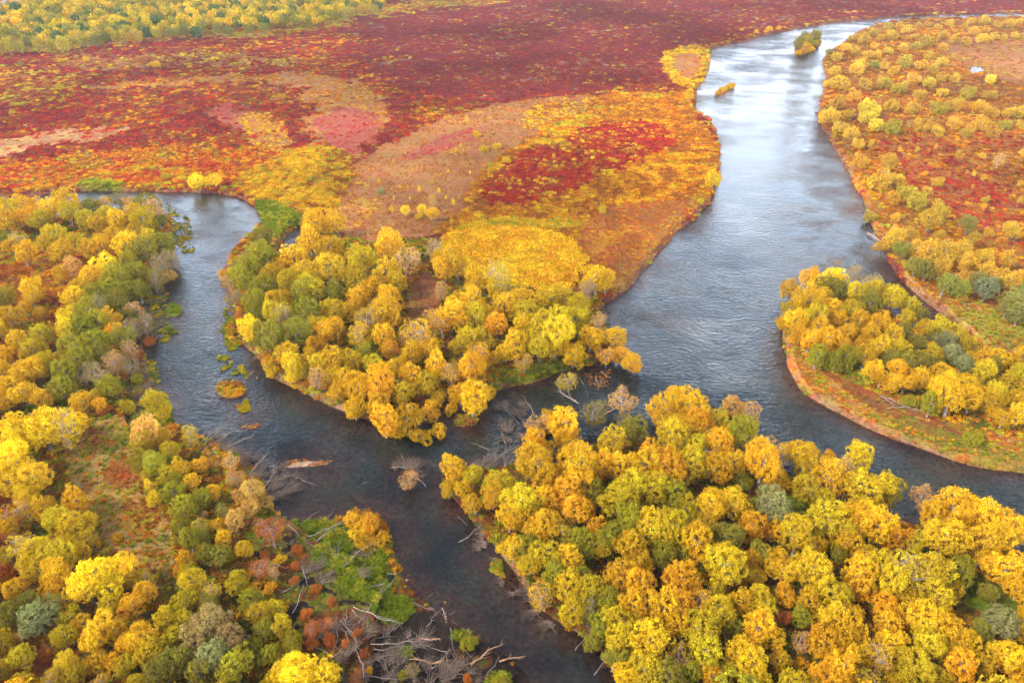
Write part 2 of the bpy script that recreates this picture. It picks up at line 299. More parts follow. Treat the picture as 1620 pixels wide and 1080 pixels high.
# ---------------------------------------------------------------- materials
def ground_material():
    m, t = mat('ground_cover')
    at = nn(t, 'ShaderNodeAttribute', attribute_name='col')
    geo = nn(t, 'ShaderNodeNewGeometry')
    n1 = nn(t, 'ShaderNodeTexNoise'); n1.inputs['Scale'].default_value = 1.6; n1.inputs['Detail'].default_value = 6; n1.inputs['Roughness'].default_value = .7
    link(t, geo.outputs['Position'], n1.inputs['Vector'])
    n2 = nn(t, 'ShaderNodeTexNoise'); n2.inputs['Scale'].default_value = .45; n2.inputs['Detail'].default_value = 5
    link(t, geo.outputs['Position'], n2.inputs['Vector'])
    hs = nn(t, 'ShaderNodeHueSaturation'); link(t, at.outputs['Color'], hs.inputs['Color'])
    link(t, mrange(t, n2.outputs['Fac'], .3, .7, .475, .525), hs.inputs['Hue'])
    link(t, mrange(t, n1.outputs['Fac'], .3, .7, .45, 1.5), hs.inputs['Value'])
    bs = nn(t, 'ShaderNodeBsdfPrincipled'); link(t, hs.outputs[0], bs.inputs['Base Color']); bs.inputs['Roughness'].default_value = .95
    bs.inputs['Specular IOR Level'].default_value = .15
    bp = nn(t, 'ShaderNodeBump'); bp.inputs['Strength'].default_value = .9; bp.inputs['Distance'].default_value = .35; link(t, n1.outputs['Fac'], bp.inputs['Height'])
    link(t, bp.outputs[0], bs.inputs['Normal'])
    o = nn(t, 'ShaderNodeOutputMaterial'); link(t, bs.outputs[0], o.inputs[0]); return m
def leaf_material(name, instanced):
    m, t = mat(name)
    if instanced:
        base = nn(t, 'ShaderNodeAttribute', attribute_name='col', attribute_type='INSTANCER').outputs['Color']
        rnd = nn(t, 'ShaderNodeObjectInfo').outputs['Random']
    else:
        oi = nn(t, 'ShaderNodeObjectInfo'); base = oi.outputs['Color']; rnd = oi.outputs['Random']
    lv = nn(t, 'ShaderNodeAttribute', attribute_name='leaf').outputs['Fac']
    lo = nn(t, 'ShaderNodeAttribute', attribute_name='lobe').outputs['Fac']
    hs = nn(t, 'ShaderNodeHueSaturation'); link(t, base, hs.inputs['Color'])
    ad = nn(t, 'ShaderNodeMath', operation='ADD'); link(t, mrange(t, lo, 0, 1, .486, .516), ad.inputs[0]); link(t, mrange(t, rnd, 0, 1, -.003, .004), ad.inputs[1])
    ad2 = nn(t, 'ShaderNodeMath', operation='ADD'); link(t, ad.outputs[0], ad2.inputs[0]); link(t, mrange(t, lv, 0, 1, -.010, .012), ad2.inputs[1])
    link(t, ad2.outputs[0], hs.inputs['Hue'])
    mu = nn(t, 'ShaderNodeMath', operation='MULTIPLY'); link(t, mrange(t, lv, 0, 1, .58, 1.34), mu.inputs[0]); link(t, mrange(t, lo, 0, 1, .82, 1.15), mu.inputs[1])
    mu2 = nn(t, 'ShaderNodeMath', operation='MULTIPLY'); link(t, mu.outputs[0], mu2.inputs[0]); link(t, mrange(t, rnd, 0, 1, .86, 1.12), mu2.inputs[1])
    link(t, mu2.outputs[0], hs.inputs['Value'])
    d = nn(t, 'ShaderNodeBsdfDiffuse'); link(t, hs.outputs[0], d.inputs['Color'])
    tr = nn(t, 'ShaderNodeBsdfTranslucent'); link(t, hs.outputs[0], tr.inputs['Color'])
    mx = nn(t, 'ShaderNodeMixShader'); mx.inputs[0].default_value = .28; link(t, d.outputs[0], mx.inputs[1]); link(t, tr.outputs[0], mx.inputs[2])
    o = nn(t, 'ShaderNodeOutputMaterial'); link(t, mx.outputs[0], o.inputs[0]); return m
def bark_material(name, c1, c2, sc=3.0):
    m, t = mat(name)
    geo = nn(t, 'ShaderNodeTexCoord')
    mp = nn(t, 'ShaderNodeMapping'); mp.inputs['Scale'].default_value = (sc*2, sc*2, sc*.5); link(t, geo.outputs['Object'], mp.inputs[0])
    n1 = nn(t, 'ShaderNodeTexNoise'); n1.inputs['Scale'].default_value = 2; n1.inputs['Detail'].default_value = 5; link(t, mp.outputs[0], n1.inputs['Vector'])
    c = mixc(t, mrange(t, n1.outputs['Fac'], .35, .65, 0, 1), c1, c2)
    rnd = nn(t, 'ShaderNodeObjectInfo').outputs['Random']
    hs = nn(t, 'ShaderNodeHueSaturation'); link(t, c, hs.inputs['Color']); link(t, mrange(t, rnd, 0, 1, .7, 1.3), hs.inputs['Value'])
    bs = nn(t, 'ShaderNodeBsdfPrincipled'); link(t, hs.outputs[0], bs.inputs['Base Color']); bs.inputs['Roughness'].default_value = .85
    o = nn(t, 'ShaderNodeOutputMaterial'); link(t, bs.outputs[0], o.inputs[0]); return m
def water_material():
    m, t = mat('river_water')
    geo = nn(t, 'ShaderNodeNewGeometry'); P = geo.outputs['Position']
    rip = nn(t, 'ShaderNodeAttribute', attribute_name='ripple').outputs['Fac']
    def noise(scale, sx, sy, rot, det, rough=.5):
        mp = nn(t, 'ShaderNodeMapping'); mp.inputs['Scale'].default_value = (sx, sy, 1); mp.inputs['Rotation'].default_value = (0, 0, rad(rot)); link(t, P, mp.inputs[0])
        n = nn(t, 'ShaderNodeTexNoise'); n.inputs['Scale'].default_value = scale; n.inputs['Detail'].default_value = det; n.inputs['Roughness'].default_value = rough
        link(t, mp.outputs[0], n.inputs['Vector']); return n.outputs['Fac']
    fine = noise(.95, 1.0, 1.25, 12, 4, .62)
    mid = noise(.13, 1.0, 1.0, -24, 6, .68)
    patch = noise(.028, .8, 1.5, 20, 4, .6); streak = noise(.085, .9, 1.0, 28, 7, .68)
    pa = mrange(t, patch, .40, .60, .35, 1.1); sb = mrange(t, streak, .42, .58, .55, 1.3)
    pmn = nn(t, 'ShaderNodeMath', operation='MULTIPLY'); link(t, pa, pmn.inputs[0]); link(t, sb, pmn.inputs[1]); pm = pmn.outputs[0]
    st = nn(t, 'ShaderNodeMath', operation='MULTIPLY'); link(t, pm, st.inputs[0]); link(t, rip, st.inputs[1])
    b1 = nn(t, 'ShaderNodeBump'); b1.inputs['Distance'].default_value = .9; link(t, fine, b1.inputs['Height']); link(t, st.outputs[0], b1.inputs['Strength'])
    b2 = nn(t, 'ShaderNodeBump'); b2.inputs['Distance'].default_value = 1.6; link(t, mid, b2.inputs['Height']); link(t, b1.outputs[0], b2.inputs['Normal'])
    st2 = nn(t, 'ShaderNodeMath', operation='MULTIPLY'); link(t, st.outputs[0], st2.inputs[0]); st2.inputs[1].default_value = .36; link(t, st2.outputs[0], b2.inputs['Strength'])
    gl = nn(t, 'ShaderNodeBsdfGlossy'); gl.inputs['Roughness'].default_value = .06; gl.inputs['Color'].default_value = (.93,.97,1,1); link(t, b2.outputs[0], gl.inputs['Normal'])
    fr = nn(t, 'ShaderNodeFresnel'); fr.inputs['IOR'].default_value = 1.36; link(t, b2.outputs[0], fr.inputs['Normal'])
    tp = nn(t, 'ShaderNodeBsdfTransparent'); tp.inputs['Color'].default_value = (.68,.75,.76,1)
    df = nn(t, 'ShaderNodeBsdfDiffuse'); df.inputs['Color'].default_value = (.010,.030,.055,1)
    m1 = nn(t, 'ShaderNodeMixShader'); m1.inputs[0].default_value = .05; link(t, tp.outputs[0], m1.inputs[1]); link(t, df.outputs[0], m1.inputs[2])
    m2 = nn(t, 'ShaderNodeMixShader'); link(t, fr.outputs[0], m2.inputs[0]); link(t, m1.outputs[0], m2.inputs[1]); link(t, gl.outputs[0], m2.inputs[2])
    o = nn(t, 'ShaderNodeOutputMaterial'); link(t, m2.outputs[0], o.inputs[0]); return m
M_GROUND = ground_material(); M_WATER = water_material()
M_LEAF = leaf_material('leaves', False); M_LEAFI = leaf_material('ground_leaves', True)
M_BARK = bark_material('bark', (.16,.12,.09), (.34,.29,.24)); M_DEAD = bark_material('bleached_wood', (.24,.17,.14), (.50,.41,.35), 1.5)
M_TWIG = bark_material('twig_bark', (.30,.20,.17), (.46,.36,.32))
M_TANW = bark_material('stripped_wood', (.48,.22,.10), (.62,.36,.20), 1.5)

# ---------------------------------------------------------------- meshes from arrays
def mesh_arrays(name, V, F, mats, attrs=None, midx=None, smooth=False):
    me = bpy.data.meshes.new(name); V = np.asarray(V, np.float32); F = np.asarray(F, np.int32)
    k = F.shape[1]
    me.vertices.add(len(V)); me.vertices.foreach_set('co', V.ravel())
    me.loops.add(F.size); me.loops.foreach_set('vertex_index', F.ravel())
    me.polygons.add(len(F)); me.polygons.foreach_set('loop_start', np.arange(0, F.size, k, dtype=np.int32)); me.polygons.foreach_set('loop_total', np.full(len(F), k, np.int32))
    if midx is not None: me.polygons.foreach_set('material_index', np.asarray(midx, np.int32))
    me.polygons.foreach_set('use_smooth', np.full(len(F), smooth, bool))
    for mm in mats: me.materials.append(mm)
    for an, (dom, typ, data) in (attrs or {}).items():
        a = me.attributes.new(an, typ, dom)
        a.data.foreach_set('color' if typ == 'FLOAT_COLOR' else 'value', np.asarray(data, np.float32).ravel())
    me.update(calc_edges=True); me.validate()
    return me
def link_obj(name, me, parent=None, loc=None):
    o = bpy.data.objects.new(name, me); COL.objects.link(o)
    if parent: o.parent = parent
    if loc is not None: o.location = loc
    return o

# ---------------------------------------------------------------- the ground sheet
az = np.concatenate([np.arange(-180, -49, 4.0), np.linspace(-48, 48, 960), np.arange(50, 180, 4.0)])
pyr = np.arange(1180, -30, -1.9)
dep = rad(PITCH)+np.arctan((pyr-540)/FPX)
rr = CAM_H/np.tan(dep)
rr = np.concatenate([[1.0, 12, 22, 30], rr[rr > 34], [1000, 1200, 1500, 2000, 3000, 5000, 9000]])
rr = np.unique(rr)
A, R = np.meshgrid(np.radians(az), rr)
gx = (np.sin(A)*R).ravel(); gy = (np.cos(A)*R).ravel()
gpx, gpy, _ = pixel(gx, gy)
gsd = shore(gx, gy)
gz = height(gx, gy, gsd, gpx, gpy)
gzi = zone_of(gx, gy)
ua, ub = patch_u(gx, gy)
fine = unit(fbm(gx*.9, gy*.9, 300, 2))
uu = np.clip(.5+(ua-.5)*.75+(ub-.5)*.5+(fine-.5)*.35, 0, .999)
pc = PC[pick(gzi, uu)]; zc = np.array([PAL[z[1]] for z in ZARR])[gzi]
gc = zc*.5+pc*.5
ring = fbm(np.hypot(gx+40, gy-40)*.16, np.arctan2(gx+40, gy-40)*5, 611, 3); gc *= (.84+.32*unit(ring))[:, None]
gc *= (.75+.5*unit(fbm(gx*.018, gy*.018, 721, 4)))[:, None]
gc *= np.where(gzi == YP, .45, 1)[:, None]  # yellow patch soil darkened: shade between its shrubs painted into the colour
gc *= np.where(np.isin(gzi, [i for i, z in enumerate(ZARR) if z[3] < .75]), .64, .55)[:, None]  # ground darkened, most under shrub cover, to paint shade into the gaps
# earth banks: bare strip just above the waterline
inmud = inside(gpx, gpy, np.array(MUD, float)); bwid = .25+.75*unit(fbm(gx*.11, gy*.11, 433, 3))
bank = np.exp(-((gsd-.35)/(.75*bwid))**2)*np.clip(1.4*unit(fbm(gx*.16, gy*.16, 431, 4))-.1, 0, 1)*np.where(inmud, .1, 1)*np.where(gsd > 0, 1, .6)
bk = unit(fbm(gx*.09, gy*.09, 400, 3))[:, None]
bcol = np.array([.12,.045,.03])*(1-bk)+np.array([.32,.17,.10])*bk
gc = gc*(1-bank[:, None]*.8)+bcol*bank[:, None]*.8
strip = np.clip(1-(gsd-1)/5, 0, 1)*(gsd > 1)*.5*(~inmud)
gc = gc*(1-strip[:, None])+np.array([.26,.12,.03])*strip[:, None]
# river bed
depth = np.clip(-gz/.85, 0, 1)[:, None]
bn = unit(.55*fbm(gx*.05+gy*.02, gy*.05-gx*.03, 507, 3)+.45*fbm(gx*.2, gy*.2, 500, 4), .5, .10)[:, None]
bed = (np.array([.44,.15,.08])*bn+np.array([.14,.06,.04])*(1-bn))*(1-depth)+(np.array([.19,.165,.105])*bn+np.array([.055,.062,.055])*(1-bn))*depth
gc = np.where((gsd <= 0)[:, None], bed*(1-.6*bank[:, None])+bcol*.5*bank[:, None]*.6, gc)
for p, c in (([(438,737),(458,728),(500,723),(530,728),(518,736),(480,740),(445,742)], (.34,.2,.13)), ([(372,676),(380,668),(405,668),(412,673),(400,678)], (.35,.15,.09))):
    mm = inside(gpx, gpy, c and np.array(p)+0.0); gc[mm] = np.array(c)*(.7+.6*fine[mm])[:, None]
mm = inside(gpx, gpy, np.array([(-320,-60),(75,-60),(70,6),(30,14),(-10,16),(-320,30)])); gc[mm] = (.34,.36,.36)
nr, nc = A.shape
ii = np.arange(nr*nc).reshape(nr, nc)
jj = np.roll(ii, -1, 1)
F = np.stack([ii[:-1], ii[1:], jj[1:], jj[:-1]], -1).reshape(-1, 4)[:, ::-1]
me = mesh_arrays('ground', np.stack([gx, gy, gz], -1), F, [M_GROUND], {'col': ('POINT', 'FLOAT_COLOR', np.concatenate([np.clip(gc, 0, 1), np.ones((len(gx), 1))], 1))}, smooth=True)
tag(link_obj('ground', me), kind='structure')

# ---------------------------------------------------------------- the water sheet
wa = np.radians(np.linspace(-60, 60, 240)); wr = np.concatenate([[20, 34], np.geomspace(40, 4000, 260)])
WA, WR = np.meshgrid(wa, wr); wx = (np.sin(WA)*WR).ravel(); wy = (np.cos(WA)*WR).ravel()
wpx, wpy, _ = pixel(wx, wy)
rip = np.full(wx.shape, .55)
rip = np.where(inside(wpx, wpy, np.array([(-400,280),(440,280),(420,600),(560,655),(560,760),(440,800),(250,700),(-400,400)])), .5, rip)
calm = inside(wpx, wpy, np.array([(440,700),(560,690),(700,720),(1000,1100),(1050,1400),(800,1400),(560,900),(430,800)]))
rip = np.where(calm, .10, rip)
rip = np.where(inside(wpx, wpy, np.array([(700,600),(960,575),(960,700),(820,740),(700,740),(560,720),(600,670)])), .3, rip)
rip = np.where(wpy < 230, .75, rip)
nr, nc = WA.shape; ii = np.arange(nr*nc).reshape(nr, nc)
F = np.stack([ii[:-1, :-1], ii[:-1, 1:], ii[1:, 1:], ii[1:, :-1]], -1).reshape(-1, 4)
me = mesh_arrays('river_water', np.stack([wx, wy, np.zeros_like(wx)], -1), F, [M_WATER], {'ripple': ('POINT', 'FLOAT', rip)}, smooth=True)
if me.polygons[0].normal.z < 0: me.flip_normals()
tag(link_obj('river_water', me), kind='structure')

# ---------------------------------------------------------------- foliage meshes
def rdir(n, g):
    v = g.normal(size=(n, 3)); return v/np.linalg.norm(v, axis=1)[:, None]
def leaf_quads(P, Nn, ls, g):
    n = len(P); a = rdir(n, g); u = np.cross(Nn, a); u /= np.linalg.norm(u, axis=1)[:, None]+1e-9; v = np.cross(Nn, u)
    s = ls*g.uniform(.6, 1.25, (n, 1)); u = u*s*.5; v = v*s*.36
    return np.stack([P-u, P-v, P+u, P+v], 1).reshape(-1, 3), np.arange(4*n).reshape(-1, 4)
def make_crown(name, seed, n, ls, hz=1.1, nl=20, m=None, fill=1.0, cz=1.3, lobe_r=(.26,.46), wide=.64, tz=0):
    g = np.random.default_rng(seed)
    d = rdir(nl*3, g); d = d[d[:, 2] > -.85][:nl]
    c = d*g.uniform(wide-.12, wide+.10, (len(d), 1))*g.uniform(.70, 1.20, (len(d), 1))
    r = g.uniform(*lobe_r, len(d))
    c = np.concatenate([c, [[0, 0, .1]]]); r = np.append(r, .5)
    c[:, 2] *= hz
    if tz: c[:, :2] *= (1-tz*(c[:, 2:3]/hz))
    w = r**2/np.sum(r**2)
    k = g.choice(len(r), size=int(n*2.2), p=w)
    dd = rdir(len(k), g)
    sub = np.random.default_rng(seed+9).integers(0, 1000)
    NS = 22
    sd_ = rdir(len(r)*NS, g).reshape(len(r), NS, 3)*g.uniform(.74, 1.0, (len(r), NS, 1))
    q = g.integers(0, NS, len(k)); sr = g.uniform(.22, .42, (len(r), NS))
    e = rdir(len(k), g); e = np.where((np.sum(e*sd_[k, q], 1) < -.2)[:, None], -e, e)
    off = sd_[k, q]+e*(sr[k, q]*g.uniform(.6, 1.08, len(k)))[:, None]
    off = off*np.where(g.random(len(k)) < .10, g.uniform(1.05, 1.35, len(k)), 1)[:, None]
    P = c[k]+off*r[k][:, None]
    dd = off*.45+e*.75; dd /= np.linalg.norm(dd, axis=1)[:, None]
    sublob = g.random((len(r), NS))[k, q]
    keep = np.ones(len(P), bool)
    for j in range(len(r)):
        keep &= ~((np.linalg.norm(P-c[j], axis=1) < r[j]*.70) & (k != j))
    keep &= g.random(len(P)) < (1 if fill >= 1 else fill)
    P = P[keep][:n]; dd = dd[keep][:n]; k = k[keep][:n]; sublob = sublob[keep][:n]
    No = dd+.85*rdir(len(P), g)+np.array([0, 0, .15]); No /= np.linalg.norm(No, axis=1)[:, None]
    P = P+np.array([0, 0, cz])
    V, F = leaf_quads(P, No, ls, g)
    lob = g.random(len(r))[k]*.55+sublob*.45
    return mesh_arrays(name, V, F, [m or M_LEAF], {'leaf': ('FACE', 'FLOAT', g.random(len(P))), 'lobe': ('FACE', 'FLOAT', lob)}), c+np.array([0, 0, cz]), r
class Tubes:
    def __init__(s): s.V = []; s.F = []; s.n = 0
    def tube(s, pts, rads, k=5):
        pts = np.asarray(pts, float); n = len(pts)
        for i in range(n):
            t = pts[min(i+1, n-1)]-pts[max(i-1, 0)]; t /= np.linalg.norm(t)+1e-9
            a = np.cross(t, [0, 0, 1.0]) if abs(t[2]) < .9 else np.cross(t, [1.0, 0, 0]); a /= np.linalg.norm(a); b = np.cross(t, a)
            for j in range(k):
                q = 2*math.pi*j/k; s.V.append(pts[i]+rads[i]*(math.cos(q)*a+math.sin(q)*b))
        for i in range(n-1):
            for j in range(k):
                s.F.append([s.n+i*k+j, s.n+i*k+(j+1) % k, s.n+(i+1)*k+(j+1) % k, s.n+(i+1)*k+j])
        s.F.append([s.n+j for j in (0, 1, 2, 3)] if k == 4 else [s.n, s.n+1, s.n+2, s.n+3])
        s.n += n*k
    def build(s, name, m): return mesh_arrays(name, s.V, s.F, [m], smooth=True)
def make_trunk(name, seed, lobes, cz=1.3, base=.11, nb=9, m=None, twigs=0):
    g = np.random.default_rng(seed); T = Tubes()
    top = np.array([g.normal()*.08, g.normal()*.08, cz+.3])
    mid = np.array([g.normal()*.07, g.normal()*.07, cz*.5])
    T.tube([[0, 0, -.15], [0, 0, .12], mid, top], [base*1.25, base, base*.75, base*.35], 6)
    for j in range(min(nb, len(lobes)-1)):
        e = np.array([0, 0, cz])+(lobes[j]-np.array([0, 0, cz]))*(.78 if not twigs or m is None else 1); f = g.uniform(.25, .9); s0 = mid*(1-f)+top*f
        if s0[2] > e[2]: s0 = mid
        md = (s0+e)/2+g.normal(size=3)*.07+np.array([0, 0, -.05])
        T.tube([s0, md, e], [base*.42, base*.28, base*.1], 4)
        for q in range(twigs):
            e2 = e+rdir(1, g)[0]*g.uniform(.25, .55)+np.array([0, 0, .12]); st = md*(.3)+e*.7
            T.tube([st, (st+e2)/2+g.normal(size=3)*.03, e2], [base*.13, base*.09, base*.03], 3 if False else 4)
    return T.build(name, m or M_BARK)

PROTO = {}
for lod, n, ls in (('hi', 16000, .058), ('mid', 8000, .080), ('lo', 3000, .125)):
    for v in range(8 if lod != 'lo' else 5):
        c, lb, r = make_crown('crown', 100+v, n, ls, hz=[.95, 1.1, .85, 1.0, 1.15, .8, .92, 1.05][v], nl=[46, 38, 56, 34, 44, 60, 40, 50][v], lobe_r=(.20, .36), wide=[.66, .7, .64, .72, .68, .66, .74, .7][v])
        PROTO[(lod, 'round', v)] = (make_trunk('trunk', 100+v, lb, nb=10, twigs=(1 if v == 3 else 0)), c)
    for v in range(2):
        c, lb, r = make_crown('crown', 300+v, int(n*.30), ls*.95, hz=1.15, nl=22, lobe_r=(.2, .34), wide=.72)
        PROTO[(lod, 'thin', v)] = (make_trunk('trunk', 300+v, lb, base=.07, nb=20, m=M_TWIG, twigs=6), c)
        c, lb, r = make_crown('crown', 400+v, int(n*.6), ls*1.1, hz=1.9, nl=16, cz=2.3, wide=.5, lobe_r=(.25, .42), tz=.45)
        PROTO[(lod, 'slim', v)] = (make_trunk('trunk', 400+v, lb, cz=2.3, base=.06), c)
    for v in range(3):
        c, lb, r = make_crown('foliage', 500+v, int(n*.8), ls*1.1, hz=.72, nl=18, cz=.62, lobe_r=(.22, .40))
        PROTO[(lod, 'bush', v)] = (make_trunk('stem', 500+v, lb, cz=.5, base=.05, nb=10), c)
NV = dict(round={'hi': 8, 'mid': 8, 'lo': 5}, thin=dict(hi=2, mid=2, lo=2), slim=dict(hi=2, mid=2, lo=2), bush=dict(hi=3, mid=3, lo=3))

LEAF = dict(y=(.84,.49,.020), Y=(.95,.64,.022), o=(.84,.44,.020), l=(.69,.47,.020), g=(.41,.335,.022), d=(.35,.28,.032), w=(.37,.345,.12), p=(.80,.45,.10), b=(.50,.34,.11), r=(.62,.18,.03), D=(.14,.20,.04))
WORD = dict(y='golden', Y='bright yellow', o='orange', l='lime yellow', g='green', d='dark olive', w='grey green', p='pinkish orange', b='brown twiggy', r='rusty red', D='dark green')
WSHORT = dict(y='golden', Y='yellow', o='orange', l='lime', g='green', d='olive', w='grey', p='pink', b='brown', r='red', D='dark')
TREES = []                              # (empty, px, py, r_px, code, base x, base y, kind, region)
def locate(px, py, zc):
    p = ground(px, py, zc); return float(p[0]), float(p[1])
def pick_kind(code, R, region):
    if code in 'b': return 'thin'
    if code in 'pr': return 'thin' if R > .8 and random.random() < .7 else 'bush'
    if region in ('wood', 'bank', 'point') and random.random() < .045: return 'thin'
    if R < 1.15 or (region == 'open' and PYH[0] < 330): return 'bush'
    return 'round'
PYH = [0]
def add_tree(px, py, r, code, region, kind=None):
    PYH[0] = py
    gx_, gy_ = locate(px, py, 3.0)
    dep = float(pixel(gx_, gy_, 3.0)[2])
    R = r*dep/FPX*({'open': .98, 'island': 1.06, 'far': 1.15, 'bank': 1.08}.get(region, 1.15))
    k = kind or pick_kind(code, R, region)
    if k == 'round' and R > 3.6: R = 3.6
    hf = {'round': 1.0, 'thin': 1.0, 'slim': 1.0, 'bush': 1.0}[k]*random.uniform(.95, 1.15)
    if k == 'slim': R *= .8
    if k == 'round': hf *= random.uniform(.82, 1.1)
    cz = {'round': 1.3, 'thin': 1.3, 'slim': 2.3, 'bush': .55}[k]*R*hf+1.0
    x, y = locate(px, py, cz)
    TREES.append([px, py, r, code, x, y, k, region, R, hf, dep])

# trees seen one by one, by the centre and half-width of each crown in the photograph: tile origin, then (x, y, half-width, colour) in thirds of a pixel
def tile(ox, oy, region, s):
    for q in s.split():
        a = q.split(','); X, Y, Rr = map(float, a[:3])
        add_tree(ox+X/3, oy+Y/3, Rr/3, a[3], region, dict(s='slim', t='thin', u='bush', n='round')[a[4]] if len(a) > 4 else None)
tile(540, 720, 'wood', '530,60,62,y 510,135,42,y 740,150,70,l 930,60,105,y 990,115,55,y 1130,50,85,y 1235,40,60,o 1330,60,65,y 1440,50,80,y 1560,60,85,o 720,195,58,y 780,150,60,l 860,230,85,l 950,210,60,y 1050,200,75,o 1130,140,65,o 1110,270,68,o 1200,175,55,g 1300,210,85,l 1395,180,78,l 1475,165,75,l 1565,180,65,g 800,290,65,y 875,320,55,y 990,325,65,y 930,375,62,y 1060,375,55,l 1205,350,58,o 1120,400,65,g 1300,400,70,g 1370,320,70,g 1450,350,85,l 1560,350,85,l 820,430,65,y 885,450,58,g 965,480,75,l 1090,500,62,y 1160,460,38,g 1228,440,48,l 1380,440,65,y 1440,510,60,y 1520,470,65,g 1605,450,55,g 900,530,55,l 1000,560,60,g 970,650,58,y 1060,615,70,l 1150,580,60,g 1185,650,60,l 1320,600,82,o 1430,600,65,o 1590,600,75,o 1100,710,70,l 1175,740,55,g 1260,710,55,g 1300,790,75,l 1400,720,65,y 1510,740,82,y 1240,820,60,g 1330,870,70,l 1480,900,95,Y 1600,950,55,y 1195,860,42,g 1300,935,50,d 1340,1030,62,Y 1450,1030,75,l 1560,1050,65,d 1600,710,62,o 1590,820,60,o')
tile(1080, 720, 'wood', '40,50,75,l 150,50,70,o 260,40,60,y 380,50,80,y 450,100,55,y 590,30,58,l 700,100,70,y 770,30,50,p 895,110,95,l 1000,140,65,l 1140,170,55,p,t 1300,240,105,y 1200,270,78,y 1420,280,100,y 1540,320,85,y 1480,400,85,y 1240,400,85,y 1350,400,65,y 280,120,48,g 25,240,60,l 140,230,75,y 250,240,65,y 110,300,55,y 335,335,65,o 415,230,70,w 480,285,58,w 215,390,62,d 365,460,48,d 60,400,75,y 180,520,88,l 325,490,48,o 450,370,58,y 545,400,75,l 690,330,85,l 785,290,55,y 870,300,72,y 925,340,72,y 1010,395,60,o 800,430,65,y 445,500,58,y 480,565,68,y 620,540,85,l 740,470,38,g 870,480,55,y 1060,530,95,l 1155,570,100,l 1000,610,80,l 820,570,72,o 860,640,55,o 940,540,70,l 1170,650,72,l 1060,680,60,l 1330,560,70,g 1410,490,45,y 1540,540,80,y 1590,650,52,y 1490,460,55,g 30,590,65,o 340,580,45,y 490,670,50,o 700,660,75,l 590,700,55,y 770,690,55,l 680,770,75,y 830,770,50,y 960,730,58,o 760,830,95,y 650,890,75,o 960,810,62,y 1000,900,62,y 1130,790,85,y 1235,830,82,y 1180,880,72,l 1340,900,65,y 1420,830,48,d 1500,800,72,w 1520,960,78,Y 1570,1010,50,y 60,700,58,y 180,740,68,l 90,820,78,l 100,920,80,l 270,700,58,y 360,690,65,l 360,820,75,y 420,870,55,y 270,930,62,y 320,990,72,Y 460,990,48,y 550,890,45,p 565,1000,38,o 750,1000,82,o 860,960,62,y 930,980,72,y 680,1045,62,o 1120,1010,82,l 1200,1050,60,l 1340,1020,72,o 1430,1000,55,y 1260,960,48,l 40,1040,55,g 130,1060,55,o 230,820,50,g 560,780,45,g 480,780,40,r,u 1440,640,40,d')
tile(1080, 360, 'wood', '40,810,95,y 80,890,65,o 240,820,60,p 320,850,45,p 180,890,60,l 290,950,80,g 230,940,42,y 100,980,45,g 170,1020,62,o 50,1040,55,l 440,1010,70,y 580,1040,70,y 700,1060,35,o 850,1050,60,Y 30,930,60,y 370,1040,50,y')
tile(540, 360, 'wood', '1060,910,70,y 1065,990,50,y 1340,800,62,p 1530,830,72,y 1590,770,48,y 1200,850,60,d,t 940,900,55,p 990,890,42,o 900,1030,55,o 960,1045,50,y 1280,1030,62,l 1390,950,65,d 1550,980,75,l 1590,900,52,y 1480,1070,52,o 1100,1060,45,y 1340,880,40,d,t')
tile(540, 360, 'point', '200,85,62,y 110,140,55,l 80,230,65,l 300,150,65,p 440,110,45,b 450,150,38,y 230,215,55,y 130,290,55,y 180,280,55,y 165,325,35,d 220,345,52,y 80,340,55,y 270,260,45,l 210,400,65,y 110,430,55,y 240,430,48,y 100,515,55,y 190,505,45,y 40,400,48,y 550,175,70,y 490,200,45,y 660,250,62,y 780,250,72,l 475,300,35,p 600,300,25,g,u 730,300,55,y 560,360,55,y 640,360,65,y 520,415,72,y 480,450,62,o 620,430,55,l 690,420,55,y 740,460,48,o 850,350,58,y 980,340,80,y 900,420,65,l 1070,340,48,y 1120,375,55,l 780,370,55,y 920,470,82,l 1050,440,82,l 1000,520,82,l 1120,450,65,l 870,490,55,y 820,560,65,y 780,600,45,y 940,570,55,l 1020,560,45,y 1100,580,58,y 1180,530,55,y 1230,470,48,p 1280,520,55,y 1260,580,48,o 1375,600,45,o 1325,580,42,o 1210,250,55,y 1250,260,45,y 1170,300,42,b 1190,220,35,y 380,520,72,y 400,580,55,y 290,540,38,o 330,600,52,y 610,530,62,l 560,560,52,l 680,560,45,y 640,610,55,o 630,660,62,o 520,690,55,y 450,660,52,y 60,640,52,l 150,650,48,l 110,590,38,g 270,670,55,y 340,700,55,y 200,720,72,o 80,760,72,y 20,720,45,y 60,830,48,y 300,780,50,l 400,740,55,l 420,830,45,y 620,780,72,y 680,750,38,y 200,880,74,o,n 180,830,60,o 310,880,62,y 370,960,48,y,u 460,930,42,y,u 520,830,34,y,u 1085,696,44,l,t 560,770,48,y 270,930,40,y,u')
